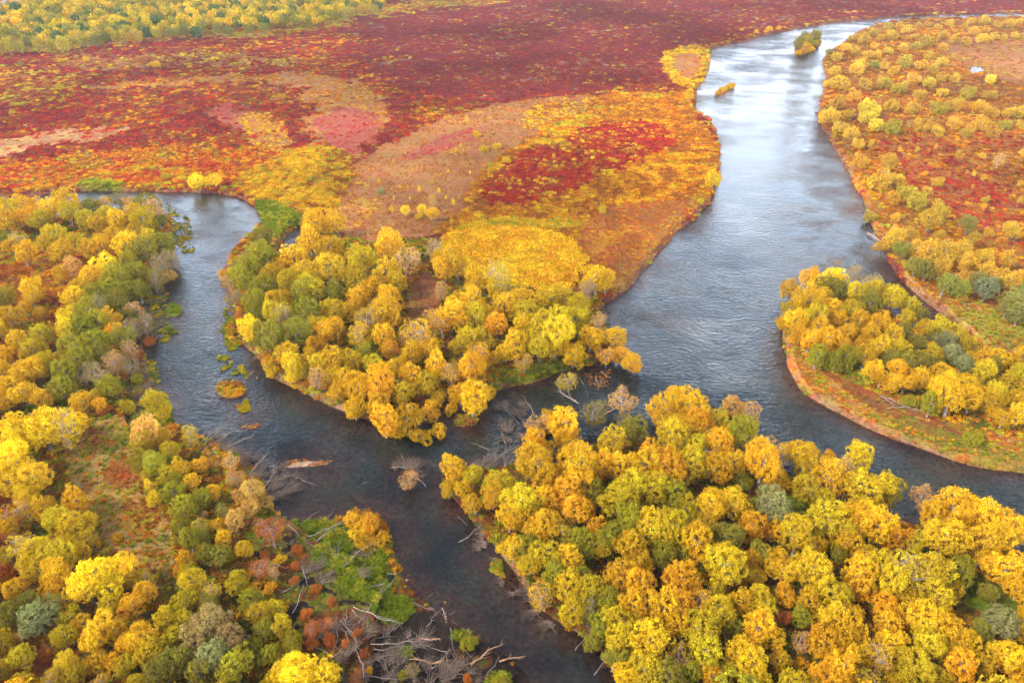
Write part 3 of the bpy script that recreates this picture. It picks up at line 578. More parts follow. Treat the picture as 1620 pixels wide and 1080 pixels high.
tile(0, 360, 'point', '1250,50,52,d 1230,130,52,g 1140,190,52,d 1170,240,52,g 1200,200,52,g 1260,160,52,g 1260,285,55,g 1220,345,52,g 1090,250,40,p 1110,330,38,b 1290,230,50,y 1330,180,42,y 1400,140,62,y 1480,60,52,y 1560,100,72,y 1450,220,55,l 1560,190,68,l 1380,260,55,l 1490,290,62,l 1440,310,50,g 1590,310,45,d 1330,345,52,y 1300,410,52,l 1220,400,45,g 1360,430,55,l 1450,400,62,g 1480,440,55,d 1570,400,55,l 1190,475,52,Y 1240,505,52,d 1310,520,55,d 1400,505,62,d 1500,480,48,l 1540,505,52,o 1590,470,45,o 1280,560,35,d 1370,600,52,y 1390,650,50,Y 1285,660,38,y,u 1390,710,34,Y,u 1500,560,45,o 1470,620,45,y 1520,640,52,l 1590,630,55,y 1500,720,45,p 1580,700,45,y 1610,770,45,o 1440,680,30,l 1060,205,30,o,u')
tile(0, 0, 'point', '1500,1060,62,y 1600,1060,50,y')
tile(0, 0, 'heath', '935,845,38,Y,n 1020,855,27,Y,n 970,862,22,y,u 790,840,22,l,u 280,415,18,l,u 410,285,18,y,u 740,310,22,y,u 95,305,14,g,u 60,535,14,l,u')
tile(540, 0, 'heath', '180,862,14,y,s 185,910,15,w,u 240,995,15,Y,s 300,998,20,Y,n 370,900,13,Y,s 427,865,12,l,s 460,905,11,Y,s 380,995,22,Y,n 435,955,24,y,t 430,1015,26,y,n 500,940,9,Y,s 538,958,14,Y,s 322,940,9,Y,s 250,942,9,Y,s 187,990,9,l,s 608,820,8,Y,s 370,1030,20,Y,u 245,770,6,Y,s 505,815,8,y,s 400,935,9,y,s 555,940,10,l,s 520,1050,14,l,s 1240,1000,22,l,s 565,695,12,y,s 740,700,22,y,u 675,712,22,y,u 640,640,18,y,u 780,765,20,y,u 1160,480,14,y,s 600,1000,12,y,s 1010,745,9,y,s')
tile(0, 0, 'bank', '100,960,48,y 40,1000,55,l 180,960,45,y 260,930,38,y 330,960,52,y 240,990,45,y 150,1030,45,o 80,1050,45,o 330,1010,45,l 420,980,45,g 500,960,38,o 410,1035,45,l 460,1060,45,y 560,950,45,d,t 620,970,42,o 690,970,55,d 740,990,45,p 680,1045,62,l 560,1045,45,y 760,1050,38,d 20,1050,45,y 510,1010,45,l 200,1050,45,l 620,1030,45,y')
tile(0, 360, 'bank', '110,120,52,o 100,60,45,l 200,80,45,y 50,90,38,y 300,110,55,y 270,40,52,l 370,70,45,l 420,110,45,y 480,100,55,y 540,40,45,y 600,80,60,Y 640,20,45,y 690,60,45,l 340,190,45,p,n 290,220,38,y 500,190,58,Y 430,230,55,y 380,300,55,y 340,340,45,y 450,310,42,g 160,290,50,y 150,330,40,y 200,400,28,y 130,380,32,y 20,335,45,g 40,420,52,y 340,430,65,Y 320,480,55,Y 640,110,55,d 700,110,52,d 760,80,52,d 800,120,45,b 740,160,50,b 600,170,55,g 560,230,55,g 650,210,55,g 720,220,52,d 790,210,42,p 650,280,52,d 590,285,55,g 505,290,52,g 480,350,55,g 550,350,52,d 430,400,65,g 400,470,62,g 460,460,55,g 515,435,48,y 530,500,45,o 600,400,52,d 645,380,42,p 680,440,42,b 620,470,50,b 580,525,52,d 440,540,62,g 350,565,65,g 380,630,65,g 480,600,52,d 540,650,50,p 600,640,45,b 190,510,52,l 80,540,45,y 30,600,52,y 160,590,52,l 220,640,52,l 100,700,62,y 170,680,55,y 40,760,62,y 110,790,52,y 200,810,42,o 30,830,45,y 270,640,45,y 300,690,62,g 300,760,62,g 400,700,50,b 445,710,50,b 400,830,52,y 450,800,35,l 500,750,52,g 480,835,32,o 200,960,112,Y 100,950,85,Y 300,960,85,Y 60,1040,85,Y 350,930,55,Y 740,830,52,l 700,970,70,p,n 760,1000,42,y 680,1020,52,l 880,1000,45,l,t 820,1060,42,l 700,520,30,r,u 650,590,28,r,u 620,560,45,p 500,870,34,r,u 640,700,34,g,u 780,880,40,l,u 0,480,50,y 10,700,55,y')
tile(0, 720, 'bank', '60,60,85,Y 130,110,75,Y 50,130,75,y 80,260,65,y 110,225,55,y 60,340,45,y 220,255,55,y 330,240,65,y 270,330,70,l 345,345,62,y 430,310,42,y 430,395,45,l 110,460,75,l 200,460,75,l 180,535,65,l 290,480,82,l 330,425,52,l 260,575,72,y 90,640,52,y 400,470,45,y 460,560,85,Y 550,565,75,Y 420,640,75,Y 490,640,78,Y 620,600,52,y 690,605,45,l 640,720,60,o 700,660,52,y 510,725,45,l 60,760,65,d 190,780,80,w 150,700,52,d 260,700,55,g 340,770,55,l 400,800,45,y 300,880,52,l 470,830,75,y 420,890,52,y 560,830,52,y 680,860,75,y 620,900,52,y 480,980,52,y 430,1010,45,y 535,990,45,y 310,1000,62,l 250,1065,55,l 360,1060,52,l 600,1000,52,l 700,950,72,l 800,900,62,l 760,1030,72,d 830,970,72,d 930,880,75,b,n 1020,820,85,b,n 1000,960,75,w 960,1045,62,d 1080,885,75,b,n 1120,990,72,g 1090,1060,55,g 880,700,62,l 800,770,52,l 870,780,52,l 930,600,62,l 1000,640,52,l 1000,710,55,d 900,545,45,l 860,505,42,o 850,565,35,o 720,150,38,Y,s 740,215,38,Y 780,250,22,y,u 700,100,38,l 820,180,55,g 850,130,45,g 920,130,42,y 880,250,55,g 1010,175,36,y 960,200,48,g 860,330,45,g 940,350,45,l 900,400,55,g 960,395,52,d 960,285,25,p 1030,340,38,y 1065,400,42,y 1040,480,55,d 1100,490,28,l 970,470,45,g 1130,610,52,l 1190,700,55,g 1230,760,52,l 1315,735,45,l 1330,820,52,l 1260,840,50,g 1220,910,50,g 1390,900,52,g 1290,950,52,g 1210,640,36,o 1420,1010,88,Y 1335,1040,62,Y 1500,1050,75,Y 660,30,55,g 730,40,60,g 800,40,50,g 860,70,45,y 780,100,45,l 950,50,38,y 1090,40,38,p 1120,110,40,p 1210,170,52,p,n 1150,200,45,p 1180,260,50,p,n 1110,320,50,p,n 1260,220,42,p 1060,280,40,g 560,400,28,y,u 1410,450,26,r,u 1400,530,24,r,u 1400,600,24,r,u 1500,640,26,r,u 1460,760,34,r,u 1540,800,36,r 1570,700,24,r,u 1300,560,34,p 1330,500,32,y 1560,880,34,r 1280,640,34,o,u 1480,900,30,r,u 1260,480,26,r,u 20,480,45,l 30,560,45,r,u')
tile(540, 720, 'bank', '100,920,28,r,u 60,1045,42,r 75,850,24,r,u 20,900,24,r,u 130,1000,22,o,u 110,390,52,o,u 60,300,55,o,u 130,320,55,o,u 190,380,40,o,u 90,350,50,y,u 320,80,46,p,t 290,1020,26,g,u 750,1050,45,g,u 600,870,42,g,u 600,1040,26,r,u 340,1000,36,b')
tile(1080, 360, 'island', '520,260,45,o 600,210,45,o 550,310,45,y 640,270,52,y 720,220,52,Y 690,285,52,d 745,305,45,d 510,370,45,l 600,350,55,y 660,335,45,y 480,420,35,y 540,450,52,y 495,440,35,y 640,420,55,l 700,375,52,o 740,440,45,o 655,475,52,o 600,540,52,o 700,530,52,o 560,510,42,o 790,400,55,l 820,310,52,l 880,300,52,l 900,370,52,d 960,290,52,l 1000,335,52,l 1090,340,52,l 1070,400,42,Y 850,450,50,o 930,460,52,o 880,515,52,y 980,520,50,y 1040,500,52,d 1010,580,52,l 930,570,50,y 1150,395,42,d 1160,455,42,y 1230,450,62,l 1250,535,50,w 1210,490,45,d 1320,500,62,l 1375,545,52,l 1390,600,42,y 1330,645,50,w 1280,600,45,w 1510,620,50,y 1470,650,42,d 1430,625,42,o 1420,690,55,l 640,610,52,g 800,610,52,g 840,570,42,o 860,620,52,y 910,680,50,y 980,640,45,d 940,720,42,o 1010,665,50,o 1070,640,52,d 1135,640,50,d 1180,600,50,l 1200,660,42,d 1120,720,48,o 1060,740,48,o 1200,760,55,y 1245,700,52,y 1280,800,72,y 1330,750,62,y 1370,820,55,y 1480,790,55,l 1500,840,52,y 1440,800,42,o 1550,745,52,l 1600,700,52,l 1580,810,52,y 1590,890,52,y 1520,910,42,y 1470,870,40,y 1180,840,50,g 1080,830,42,g,u 770,660,45,g,u 720,630,45,g 1380,1010,42,g,u 740,140,18,b 820,190,42,b 900,230,42,b 640,185,26,o 790,500,45,y 620,480,30,y 760,560,45,y 1100,560,45,d 1000,740,40,y 900,600,30,g 1620,620,50,y 1650,760,60,l 1650,860,60,y')
tile(1080, 360, 'open', '1000,50,52,y 1080,40,45,y 960,70,42,y 1050,110,42,g 1120,110,52,y 1180,110,52,y 1250,130,62,y 1210,190,52,y 1330,110,52,y 1340,170,45,y 1430,150,45,y 1460,215,45,y 1350,245,42,o 1365,190,50,y 1110,190,52,g 1160,205,52,g 1240,280,52,g 1310,290,52,g 1400,265,48,d 1440,300,52,w 1475,275,42,d 1325,345,28,y,u 1540,250,62,y 1600,250,52,o 1575,345,62,d 1540,390,50,d 1600,410,50,d 1370,60,38,y 1590,20,42,y 1560,10,35,y 1450,30,28,y,u 1650,330,60,d')
tile(1080, 0, 'open', '880,520,55,Y 870,565,45,Y 920,600,40,Y 740,490,45,y 700,560,52,y 745,610,42,y 745,400,50,y 960,400,42,l 1230,370,30,y 1060,300,42,l 1170,270,30,y 910,310,25,g 840,315,38,y 693,248,18,g 770,230,32,y 860,190,36,y 975,770,45,y,n 895,685,20,Y,s 950,870,62,y 1010,860,52,y 1060,920,52,l 1110,950,45,l 1120,970,55,l 900,1020,38,l,u 1000,950,42,o 1180,1040,55,y 1240,1010,45,l 1360,1065,40,d 845,770,42,o 1112,715,16,l,s 1500,760,36,o,t 1425,850,20,o,s 1385,830,16,Y,s 830,330,38,y 700,400,30,y 720,340,30,y 800,640,40,y,u 830,690,35,y,u 1210,870,34,y,u 1160,910,30,y,u 1460,380,30,Y 1200,700,14,o,s 1165,715,12,o,s 1345,820,12,o,s 1380,890,12,o,s 1530,905,10,y,s 1030,715,14,y,s 1420,745,20,y 1610,600,30,y')
tile(1080, 0, 'midstream', '556,202,30,d 596,186,30,g 634,164,28,g 618,172,26,d 592,212,24,o 625,205,20,l,u 555,240,18,o,u 575,170,22,d 615,225,16,y,u 165,430,12,y,u 200,415,14,y,u 240,398,12,y,u')
tile(1080, 0, 'heath', '145,850,34,Y,n 40,430,12,y,u 25,455,20,y,n 350,155,12,y,u 410,140,14,y,u 455,135,11,l,u 280,145,9,y,u')

# ---- the rest of the crowns of the woods, spaced by hand-set density, in the colour of the seen trees next to them
CLEAR = [(1565,965,65,40),(1250,800,60,22),(1150,755,50,20),(1060,790,14,10),(660,480,40,50),(900,880,20,22)]
def fill(poly, region, rfun, codes, tries, sep=.8, near=None, kinds=None, limit=9999):
    P = np.array(poly, float); lo = P.min(0); hi = P.max(0); n = 0
    ex = np.array([[t[0], t[1], t[2]] for t in TREES])
    cand = rng.uniform(lo, hi, (tries, 2)); cand = cand[np.argsort(-cand[:, 1]+rng.normal(size=tries)*2)] if region == 'far' else cand; ok = inside(cand[:, 0], cand[:, 1], P)
    new = []
    for (x, y) in cand[ok]:
        if any(((x-cx)/rx)**2+((y-cy)/ry)**2 < 1 for cx, cy, rx, ry in CLEAR): continue
        if n >= limit: break
        r = rfun(x, y)*rng.uniform(.75, 1.2)
        d = np.hypot(ex[:, 0]-x, ex[:, 1]-y)
        if (d < (ex[:, 2]+r)*sep).any(): continue
        g0 = ground(x, y+r*1.0, .5)
        if shore(g0[0:1], g0[1:2])[0] < .6: continue
        if near: j = int(np.argmin(d)); code = TREES[j][3] if rng.random() < .6 else rng.choice(list(codes))
        else: code = rng.choice(list(codes))
        add_tree(x, y, r, str(code), region, (rng.choice(kinds) if kinds else None)); ex = np.vstack([ex, [x, y, r]]); n += 1
OPEN = [(1312,75),(1400,42),(1480,34),(1625,30),(1625,430),(1560,400),(1480,350),(1430,300),(1400,240),(1380,330),(1340,240),(1312,190)]
fill([(1312,75),(1400,42),(1480,34),(1625,30),(1625,60),(1520,70),(1480,90),(1530,140),(1625,170),(1625,215),(1400,215),(1310,190)], 'open', lambda x, y: 7+8*(y/200)**.9, 'yyyylyyoy', 5000, .86, kinds=['bush'], limit=120)
fill([(1400,215),(1625,215),(1625,430),(1560,400),(1480,350),(1430,300),(1400,240)], 'open', lambda x, y: 8, 'yyyoyl', 900, 1.9, kinds=['bush', 'slim'], limit=45)
fill([(1300,100),(1320,200),(1345,240),(1390,340),(1420,360),(1400,240),(1370,200)], 'open', lambda x, y: 10, 'yyyo', 700, 1.1, kinds=['bush'], limit=22)
fill([(1400,330),(1620,420),(1620,470),(1500,400),(1420,360)], 'open', lambda x, y: 12, 'yyl', 500, .9)
fill([(690,760),(1050,712),(1270,765),(1450,850),(1640,910),(1640,1090),(980,1090),(900,980),(800,860)], 'wood', lambda x, y: 17, 'yylyl', 2500, .8, near=True)
fill([(0,335),(250,330),(265,420),(215,560),(200,660),(60,690),(0,640)], 'bank', lambda x, y: 13, 'yyol', 300, 1.3, near=True, kinds=['bush', 'bush', 'round'])
fill([(0,1090),(0,880),(120,870),(300,950),(430,830),(500,1000),(520,1090)], 'bank', lambda x, y: 18, 'yly', 900, .9, near=True)
fill([(560,600),(760,520),(760,590),(640,670),(560,640)], 'point', lambda x, y: 15, 'yyol', 400, .75, near=True)
fill([(560,400),(700,470),(960,480),(960,560),(780,590),(640,640),(420,560),(430,420)], 'point', lambda x, y: 14, 'yyly', 800, .85, near=True)
FORE = [(-40,76),(66,72),(150,65),(187,60),(260,52),(300,54),(333,48),(427,45),(500,41),(545,25),(560,8),(520,8),(400,12),(300,14),(200,20),(100,26),(-40,38)]
fill(FORE, 'far', lambda x, y: 4.2+y*.075, 'yylllggylldDl', 7000, .66, kinds=['round'], limit=60)
fill([(545,6),(600,6),(600,16),(570,18),(545,22)], 'far', lambda x, y: 6, 'yylD', 60, .8, kinds=['round'], limit=9)

# ---------------------------------------------------------------- names and descriptions, from colour, size, shape and neighbours
PLACE = dict(wood='in the large wood between the two channels', point='on the wooded point of the red heath', bank='on the brushy bank of the narrow channel', heath='standing out on the open heath',
  island='on the long wooded island', open='on the open bank of the wide river', midstream='on the islet in the wide river', far='in the distant wood past the heath')
ABBR = dict(wood='in large wood', point='on wooded point', bank='on brushy bank', heath='on open heath', island='on long island', open='on open bank', midstream='on river islet', far='in distant wood')
def size_word(R): return 'very broad' if R > 3.1 else 'broad' if R > 2.5 else 'medium' if R > 1.9 else 'small' if R > 1.2 else 'tiny'
def words_across(f, a, b, c, d, e): return (a, b, c, d, e)[min(4, int(f*5))]
T = TREES
def neigh(i, dx, dy):
    best = None
    for j, t in enumerate(T):
        if j == i: continue
        ux, uy = t[0]-T[i][0], t[1]-T[i][1]; L_ = math.hypot(ux, uy)
        if L_ < 1e-3 or L_ > (t[2]+T[i][2])*1.5: continue
        if (ux*dx+uy*dy)/L_ > .8 and (best is None or L_ < best[0]): best = (L_, j)
    return WSHORT[T[best[1]][3]] if best else 'open'
KWORD = dict(round='tree', thin='sparse tree', slim='slender tree', bush='bush')
NAME = dict(round='tree', thin='sparse_tree', slim='slender_tree', bush='bush')
labels = {}
base = [f"{size_word(t[8])} {WORD[t[3]]} {KWORD[t[6]]}" for t in T]
sides = [dict(front=neigh(i, 0, 1), behind=neigh(i, 0, -1), left=neigh(i, -1, 0), right=neigh(i, 1, 0)) if T[i][7] != 'far' else None for i in range(len(T))]
def forms(i):
    t = T[i]; b = base[i]; p = PLACE[t[7]]; a = ABBR[t[7]]; s = sides[i]
    xw = words_across(t[0]/1620, 'far left', 'left', 'middle', 'right', 'far right'); yw = words_across(t[1]/1080, 'top', 'upper', 'middle', 'lower', 'bottom')
    if t[7] == 'far': return [f"{b} {p}"]
    def nb(x): return 'open ground' if x == 'open' else x+' crown'
    def ns(x): return 'gap' if x == 'open' else x
    return [f"{b} {p}", f"{b} {a}, {nb(s['front'])} in front", f"{b} {a}, {nb(s['left'])} on its left", f"{b} {a}, {nb(s['right'])} on its right",
            f"{b} {a}, {ns(s['front'])} in front, {ns(s['behind'])} behind", f"{b} {a}, {ns(s['left'])} at left, {ns(s['right'])} at right",
            f"{b} {a}, {ns(s['front'])} in front, {ns(s['left'])} left, {ns(s['right'])} right",
            f"{b} {a}, {ns(s['front'])} front, {ns(s['behind'])} behind, {ns(s['left'])} left, {ns(s['right'])} right",
            f"{b}, {yw} {xw} of photo, {ns(s['front'])} front, {ns(s['left'])} left, {ns(s['right'])} right",
            f"{b}, {yw} {xw} of photo, {ns(s['front'])} front, {ns(s['behind'])} behind, {ns(s['left'])} left"]
allf = [forms(i) for i in range(len(T))]
todo = set(range(len(T))); final = {}; grp = {}
for lvl in range(10):
    cnt = {}
    for i in range(len(T)):
        if lvl < len(allf[i]): cnt.setdefault(allf[i][lvl], []).append(i)
    for k, v in cnt.items():
        if len(v) == 1 and v[0] in todo and len(k.replace(',', '').split()) <= 16: final[v[0]] = k; todo.discard(v[0])
for i in todo:
    t = T[i]; final[i] = allf[i][-3] if t[7] != 'far' else allf[i][0]
    if len(final[i].replace(',', '').split()) > 16: final[i] = allf[i][6] if len(allf[i]) > 6 else allf[i][0]
byl = {}
for i, l in final.items(): byl.setdefault(l, []).append(i)

hz_ = lambda x, y: float(height(np.array([x]), np.array([y]))[0])
TX = np.array([t[4] for t in T]); TY = np.array([t[5] for t in T]); TH = height(TX, TY)
for i, (px, py, r, code, x, y, k, region, R, hf, dep) in enumerate(T):
    lod = 'hi' if dep < 165 else 'mid' if dep < 330 else 'lo'
    v = random.randrange(NV[k][lod])
    trunk, crown = PROTO[(lod, k, v)]
    e = bpy.data.objects.new({'round': dict(y='yellow_leaf_tree', Y='yellow_leaf_tree', o='orange_leaf_tree', p='orange_leaf_tree', l='lime_leaf_tree', D='dark_green_tree').get(code, 'muted_leaf_tree')}.get(k, NAME[k]), None); COL.objects.link(e)  # names follow leaf colour alone; species unknown
    e.empty_display_size = .3
    e.location = (x, y, max(TH[i], -.4)); e.rotation_euler = (random.gauss(0, .10), random.gauss(0, .10), random.uniform(0, 6.28))
    sx = random.uniform(.86, 1.16); e.scale = (R*sx, R/sx, R*hf)
    a = link_obj('stem' if k == 'bush' else 'trunk', trunk, e); b = link_obj('foliage' if k == 'bush' else 'crown', crown, e)
    c = np.array(LEAF[code])*np.random.default_rng(i).uniform(.95, 1.05, 3)*np.random.default_rng(i+5000).uniform(.86, 1.08)
    if region == 'open': c = c*[.93, .97, 1]+[0, 0, .03]  # open-bank leaves paled: haze put into their colour
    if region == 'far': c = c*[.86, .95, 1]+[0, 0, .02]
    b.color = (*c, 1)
    g = {'wood': 'trees of the large wood', 'point': 'trees of the wooded point', 'bank': 'trees along the brushy bank', 'heath': 'lone trees on the heath', 'island': 'trees of the long island',
         'open': 'bushes and trees of the open bank', 'midstream': 'trees of the river islet', 'far': 'trees of the distant wood'}[region]
    tag(e, final[i], 'bush' if k == 'bush' else 'tree', g)
import collections; print(collections.Counter(o.name.split('.')[0] for o in COL.objects if o.type == 'EMPTY')); print('TREES', len(T), {k: sum(1 for t in T if t[6] == k) for k in KWORD}, 'shared labels', sum(len(v) for v in byl.values() if len(v) > 1))

# ---------------------------------------------------------------- ground cover nobody could count: points carrying size, turn and colour, one clump mesh on each
def scatter(name, pts, scl, rot, col, proto, label, kind='stuff'):
    me = mesh_arrays(name, pts, np.zeros((0, 4), np.int32), [], {}) if False else bpy.data.meshes.new(name)
    me.vertices.add(len(pts)); me.vertices.foreach_set('co', np.asarray(pts, np.float32).ravel())
    for an, ty, data in (('scl', 'FLOAT_VECTOR', scl), ('rot', 'FLOAT_VECTOR', rot), ('col', 'FLOAT_COLOR', col)):
        a = me.attributes.new(an, ty, 'POINT'); a.data.foreach_set('color' if ty == 'FLOAT_COLOR' else 'vector', np.asarray(data, np.float32).ravel())
    o = link_obj(name, me)
    gt = bpy.data.node_groups.new(name+'_scatter', 'GeometryNodeTree')
    gt.interface.new_socket('Geometry', in_out='INPUT', socket_type='NodeSocketGeometry'); gt.interface.new_socket('Geometry', in_out='OUTPUT', socket_type='NodeSocketGeometry')
    gi = gt.nodes.new('NodeGroupInput'); go = gt.nodes.new('NodeGroupOutput')
    oi = gt.nodes.new('GeometryNodeObjectInfo'); oi.inputs['Object'].default_value = proto; oi.inputs['As Instance'].default_value = True
    ip = gt.nodes.new('GeometryNodeInstanceOnPoints')
    a1 = gt.nodes.new('GeometryNodeInputNamedAttribute'); a1.data_type = 'FLOAT_VECTOR'; a1.inputs['Name'].default_value = 'scl'
    a2 = gt.nodes.new('GeometryNodeInputNamedAttribute'); a2.data_type = 'FLOAT_VECTOR'; a2.inputs['Name'].default_value = 'rot'
    er = gt.nodes.new('FunctionNodeEulerToRotation')
    gt.links.new(gi.outputs[0], ip.inputs['Points']); gt.links.new(oi.outputs['Geometry'], ip.inputs['Instance'])
    gt.links.new(a1.outputs['Attribute'], ip.inputs['Scale']); gt.links.new(a2.outputs['Attribute'], er.inputs[0]); gt.links.new(er.outputs[0], ip.inputs['Rotation'])
    gt.links.new(ip.outputs[0], go.inputs[0])
    md = o.modifiers.new('scatter', 'NODES'); md.node_group = gt
    tag(o, label, None, None, kind); return o
def clump_proto(seed, n, ls, flat):
    g = np.random.default_rng(seed); d = rdir(n*2, g); d = d[d[:, 2] > -.05][:n]
    b = .7+.45*vnoise(d[:, 0]*2.6+9, d[:, 1]*2.6+9, seed)
    P = d*b[:, None]*g.uniform(.75, 1.02, (len(d), 1)); P[:, 2] = P[:, 2]*flat+.02
    No = d+.7*rdir(len(d), g)+[0, 0, .3]; No /= np.linalg.norm(No, axis=1)[:, None]
    V, F = leaf_quads(P, No, ls, g)
    return bpy.data.objects.new('clump', mesh_arrays('clump', V, F, [M_LEAFI], {'leaf': ('FACE', 'FLOAT', g.random(len(P))), 'lobe': ('FACE', 'FLOAT', np.full(len(P), .5))}))
def tuft_proto(seed, n):
    g = np.random.default_rng(seed); V = []; F = []
    for i in range(n):
        a = g.uniform(0, 6.28); r0 = g.uniform(0, .35); b = a+g.normal()*.5; L_ = g.uniform(.6, 1.1); sp = g.uniform(.3, 1.0)
        p0 = np.array([math.cos(a)*r0, math.sin(a)*r0, 0]); p1 = p0+np.array([math.cos(b)*sp*.35, math.sin(b)*sp*.35, L_*.6]); p2 = p0+np.array([math.cos(b)*sp, math.sin(b)*sp, L_*.75])
        w = np.array([-math.sin(b), math.cos(b), 0])*.045; k = len(V)
        V += [p0-w, p0+w, p1+w, p1-w, p2+w*.3, p2-w*.3]; F += [[k, k+1, k+2, k+3], [k+3, k+2, k+4, k+5]]
    m = mesh_arrays('tuft', V, F, [M_LEAFI], {'leaf': ('FACE', 'FLOAT', g.random(len(F))), 'lobe': ('FACE', 'FLOAT', np.full(len(F), .5))})
    return bpy.data.objects.new('tuft', m)
P_CL = clump_proto(1, 130, .34, .62); P_CL2 = clump_proto(2, 60, .5, .55); P_TU = tuft_proto(3, 46)

xs, ys, ss = [], [], []
r = 46.0
g = np.random.default_rng(11)
while r < 900:
    s = max(.56, r*.0034)
    m_ = int(r*rad(88)/s)
    a = (np.arange(m_)+g.random(m_))*s/r-rad(44)
    q = r+g.uniform(-.5, .5, m_)*s
    xs.append(np.sin(a)*q); ys.append(np.cos(a)*q); ss.append(np.full(m_, s)); r += s
x = np.concatenate(xs); y = np.concatenate(ys); s = np.concatenate(ss)
px, py, _ = pixel(x, y, .8)
ok = (px > -60)&(px < 1680)&(py > -25)&(py < 1120); x, y, s, px, py = x[ok], y[ok], s[ok], px[ok], py[ok]
zi = zone_of(x, y); dens = np.array([z[4] for z in ZARR], float)[zi]; zk = np.array([z[5] for z in ZARR])[zi]; zs = np.array([z[3] for z in ZARR])[zi]
ok = g.random(len(x)) < dens/2.0; x, y, s, zi, zk, zs = x[ok], y[ok], s[ok], zi[ok], zk[ok], zs[ok]
sd = shore(x, y); ok = sd > .12; x, y, s, zi, zk, zs, sd = x[ok], y[ok], s[ok], zi[ok], zk[ok], zs[ok], sd[ok]
z = height(x, y, sd)
ua, ub = patch_u(x, y); u = np.clip(.5+(ua-.5)*.55+(ub-.5)*.35+(g.random(len(x))-.5)*.75, 0, .999)
pi_ = pick(zi, u)
sh = (sd < 5)&(g.random(len(x)) < .45)&(zk == 0)&~inside(*pixel(x, y)[:2], np.array(MUD, float)); pi_[sh] = g.choice([PN.index(k) for k in ('orange', 'gold', 'rust', 'ygreen')], sh.sum())
col = PC[pi_]*g.uniform(.8, 1.2, (len(x), 1))*g.uniform(.93, 1.07, (len(x), 3))
big = np.isin(pi_, [PN.index(k) for k in ('yellow', 'ygreen', 'gold')])
flatc = np.isin(pi_, [PN.index(k) for k in ('tan', 'straw', 'pink', 'mud', 'grey')])
rad_ = s*1.3*zs*g.uniform(.5, 1.25, len(x))*np.where(big, np.where(s > .9, .7, 1.05), 1.0)
rad_ = np.minimum(rad_, 2.0)
hh = np.clip(rad_, .3, 1.0)*g.uniform(.8, 1.3, len(x))*np.where(flatc, .45, 1)*np.where(zi == YP, 1.5, 1)
col = col*np.where(zi == YP, 1, .78+.44*unit(fbm(x*.018, y*.018, 721, 4)))[:, None]; c4_ = col
keep = pi_ != PN.index('mud')
scl = np.stack([rad_, rad_, hh], 1); rot = np.stack([g.normal(size=len(x))*.08, g.normal(size=len(x))*.08, g.uniform(0, 6.28, len(x))], 1)
c4 = np.concatenate([np.clip(col, 0, 1), np.ones((len(x), 1))], 1); P3 = np.stack([x, y, z-.03], 1)
red = np.isin(pi_, [PN.index(k) for k in ('crim', 'plum', 'red', 'pink', 'rust', 'brown', 'tan', 'grey', 'straw')])
near = s < .9
for nm, msk, pr, lab in (('heath_shrubs', keep&(zk == 0)&red&near, P_CL, 'low red and russet heath shrubs covering the open ground'), ('distant_heath_shrubs', keep&(zk == 0)&red&~near, P_CL2, 'plum and crimson heath shrubs stretching away to the top of the photo'),
   ('dwarf_birch_scrub', keep&(zk == 0)&~red&near, P_CL, 'low golden and green scrub among the heath and under the trees'), ('distant_dwarf_birch_scrub', keep&(zk == 0)&~red&~near, P_CL2, 'yellow and lime scrub patches dotted over the far heath'),
   ('grass', keep&(zk == 1), P_TU, 'green and straw coloured grass and sedge on banks and clearings')):
    k = msk; sc = scl[k].copy()
    if nm == 'grass': sc = np.stack([rad_[k]*1.0, rad_[k]*1.0, hh[k]*1.1], 1)
    scatter(nm, P3[k], sc, rot[k], c4[k], pr, lab); print(nm, int(k.sum()))

# small floating weeds and leaf litter along the slack margins
def margin(name, polys, n, colr, size, label, proto, zz=.03, hmul=.3):
    X = []; g = np.random.default_rng(hash(name) % 1000 if False else len(name)*7)
    for p in polys:
        P = np.array(p, float); lo = P.min(0); hi = P.max(0); c = g.uniform(lo, hi, (int(n), 2)); c = c[inside(c[:, 0], c[:, 1], P)]; X.append(ground(c[:, 0], c[:, 1], 0))
    X = np.concatenate(X); nse = fbm(X[:, 0]*.5, X[:, 1]*.5, 71, 3); X = X[nse > .5]
    k = len(X); s = g.uniform(.4, 1.3, k)*size; C = np.array([colr[i] for i in g.integers(0, len(colr), k)])*g.uniform(.8, 1.2, (k, 1))
    scatter(name, np.concatenate([X, np.full((k, 1), zz)], 1), np.stack([s, s, s*hmul+.05], 1), np.stack([0*s, 0*s, g.uniform(0, 6.28, k)], 1), np.concatenate([C, np.ones((k, 1))], 1), proto, label)
margin('water_weeds', [[(200,640),(225,560),(245,560),(255,620),(250,660),(215,700)], [(235,470),(265,465),(268,540),(240,540)], [(262,320),(300,345),(308,400),(290,400),(270,360)], [(355,480),(372,500),(380,545),(362,560),(352,520)], [(345,560),(380,570),(395,600),(360,610),(345,590)], [(762,860),(790,885),(797,912),(775,900)], [(375,635),(390,632),(395,648),(378,652)]], 950, [PAL['green'], PAL['ygreen'], PAL['green'], PAL['gold']], .40, 'yellow green floating weeds in clumps along the slack water margins', P_CL, .0, .8)
margin('drifted_litter', [[(345,560),(385,565),(410,600),(400,625),(345,605)], [(372,676),(380,668),(405,668),(412,673),(400,678)], [(440,736),(460,728),(500,724),(528,729),(515,735),(480,738)], [(620,880),(680,930),(760,1000),(830,1060),(780,1060),(690,1000),(625,930)], [(925,590),(965,585),(975,612),(935,618)], [(740,775),(790,850),(840,950),(800,930),(745,830)]], 230, [PAL['tan'], PAL['straw'], PAL['rust'], PAL['pink']], .22, 'pale drifted twigs and leaf litter caught in the shallows', P_CL2, .04, .25)

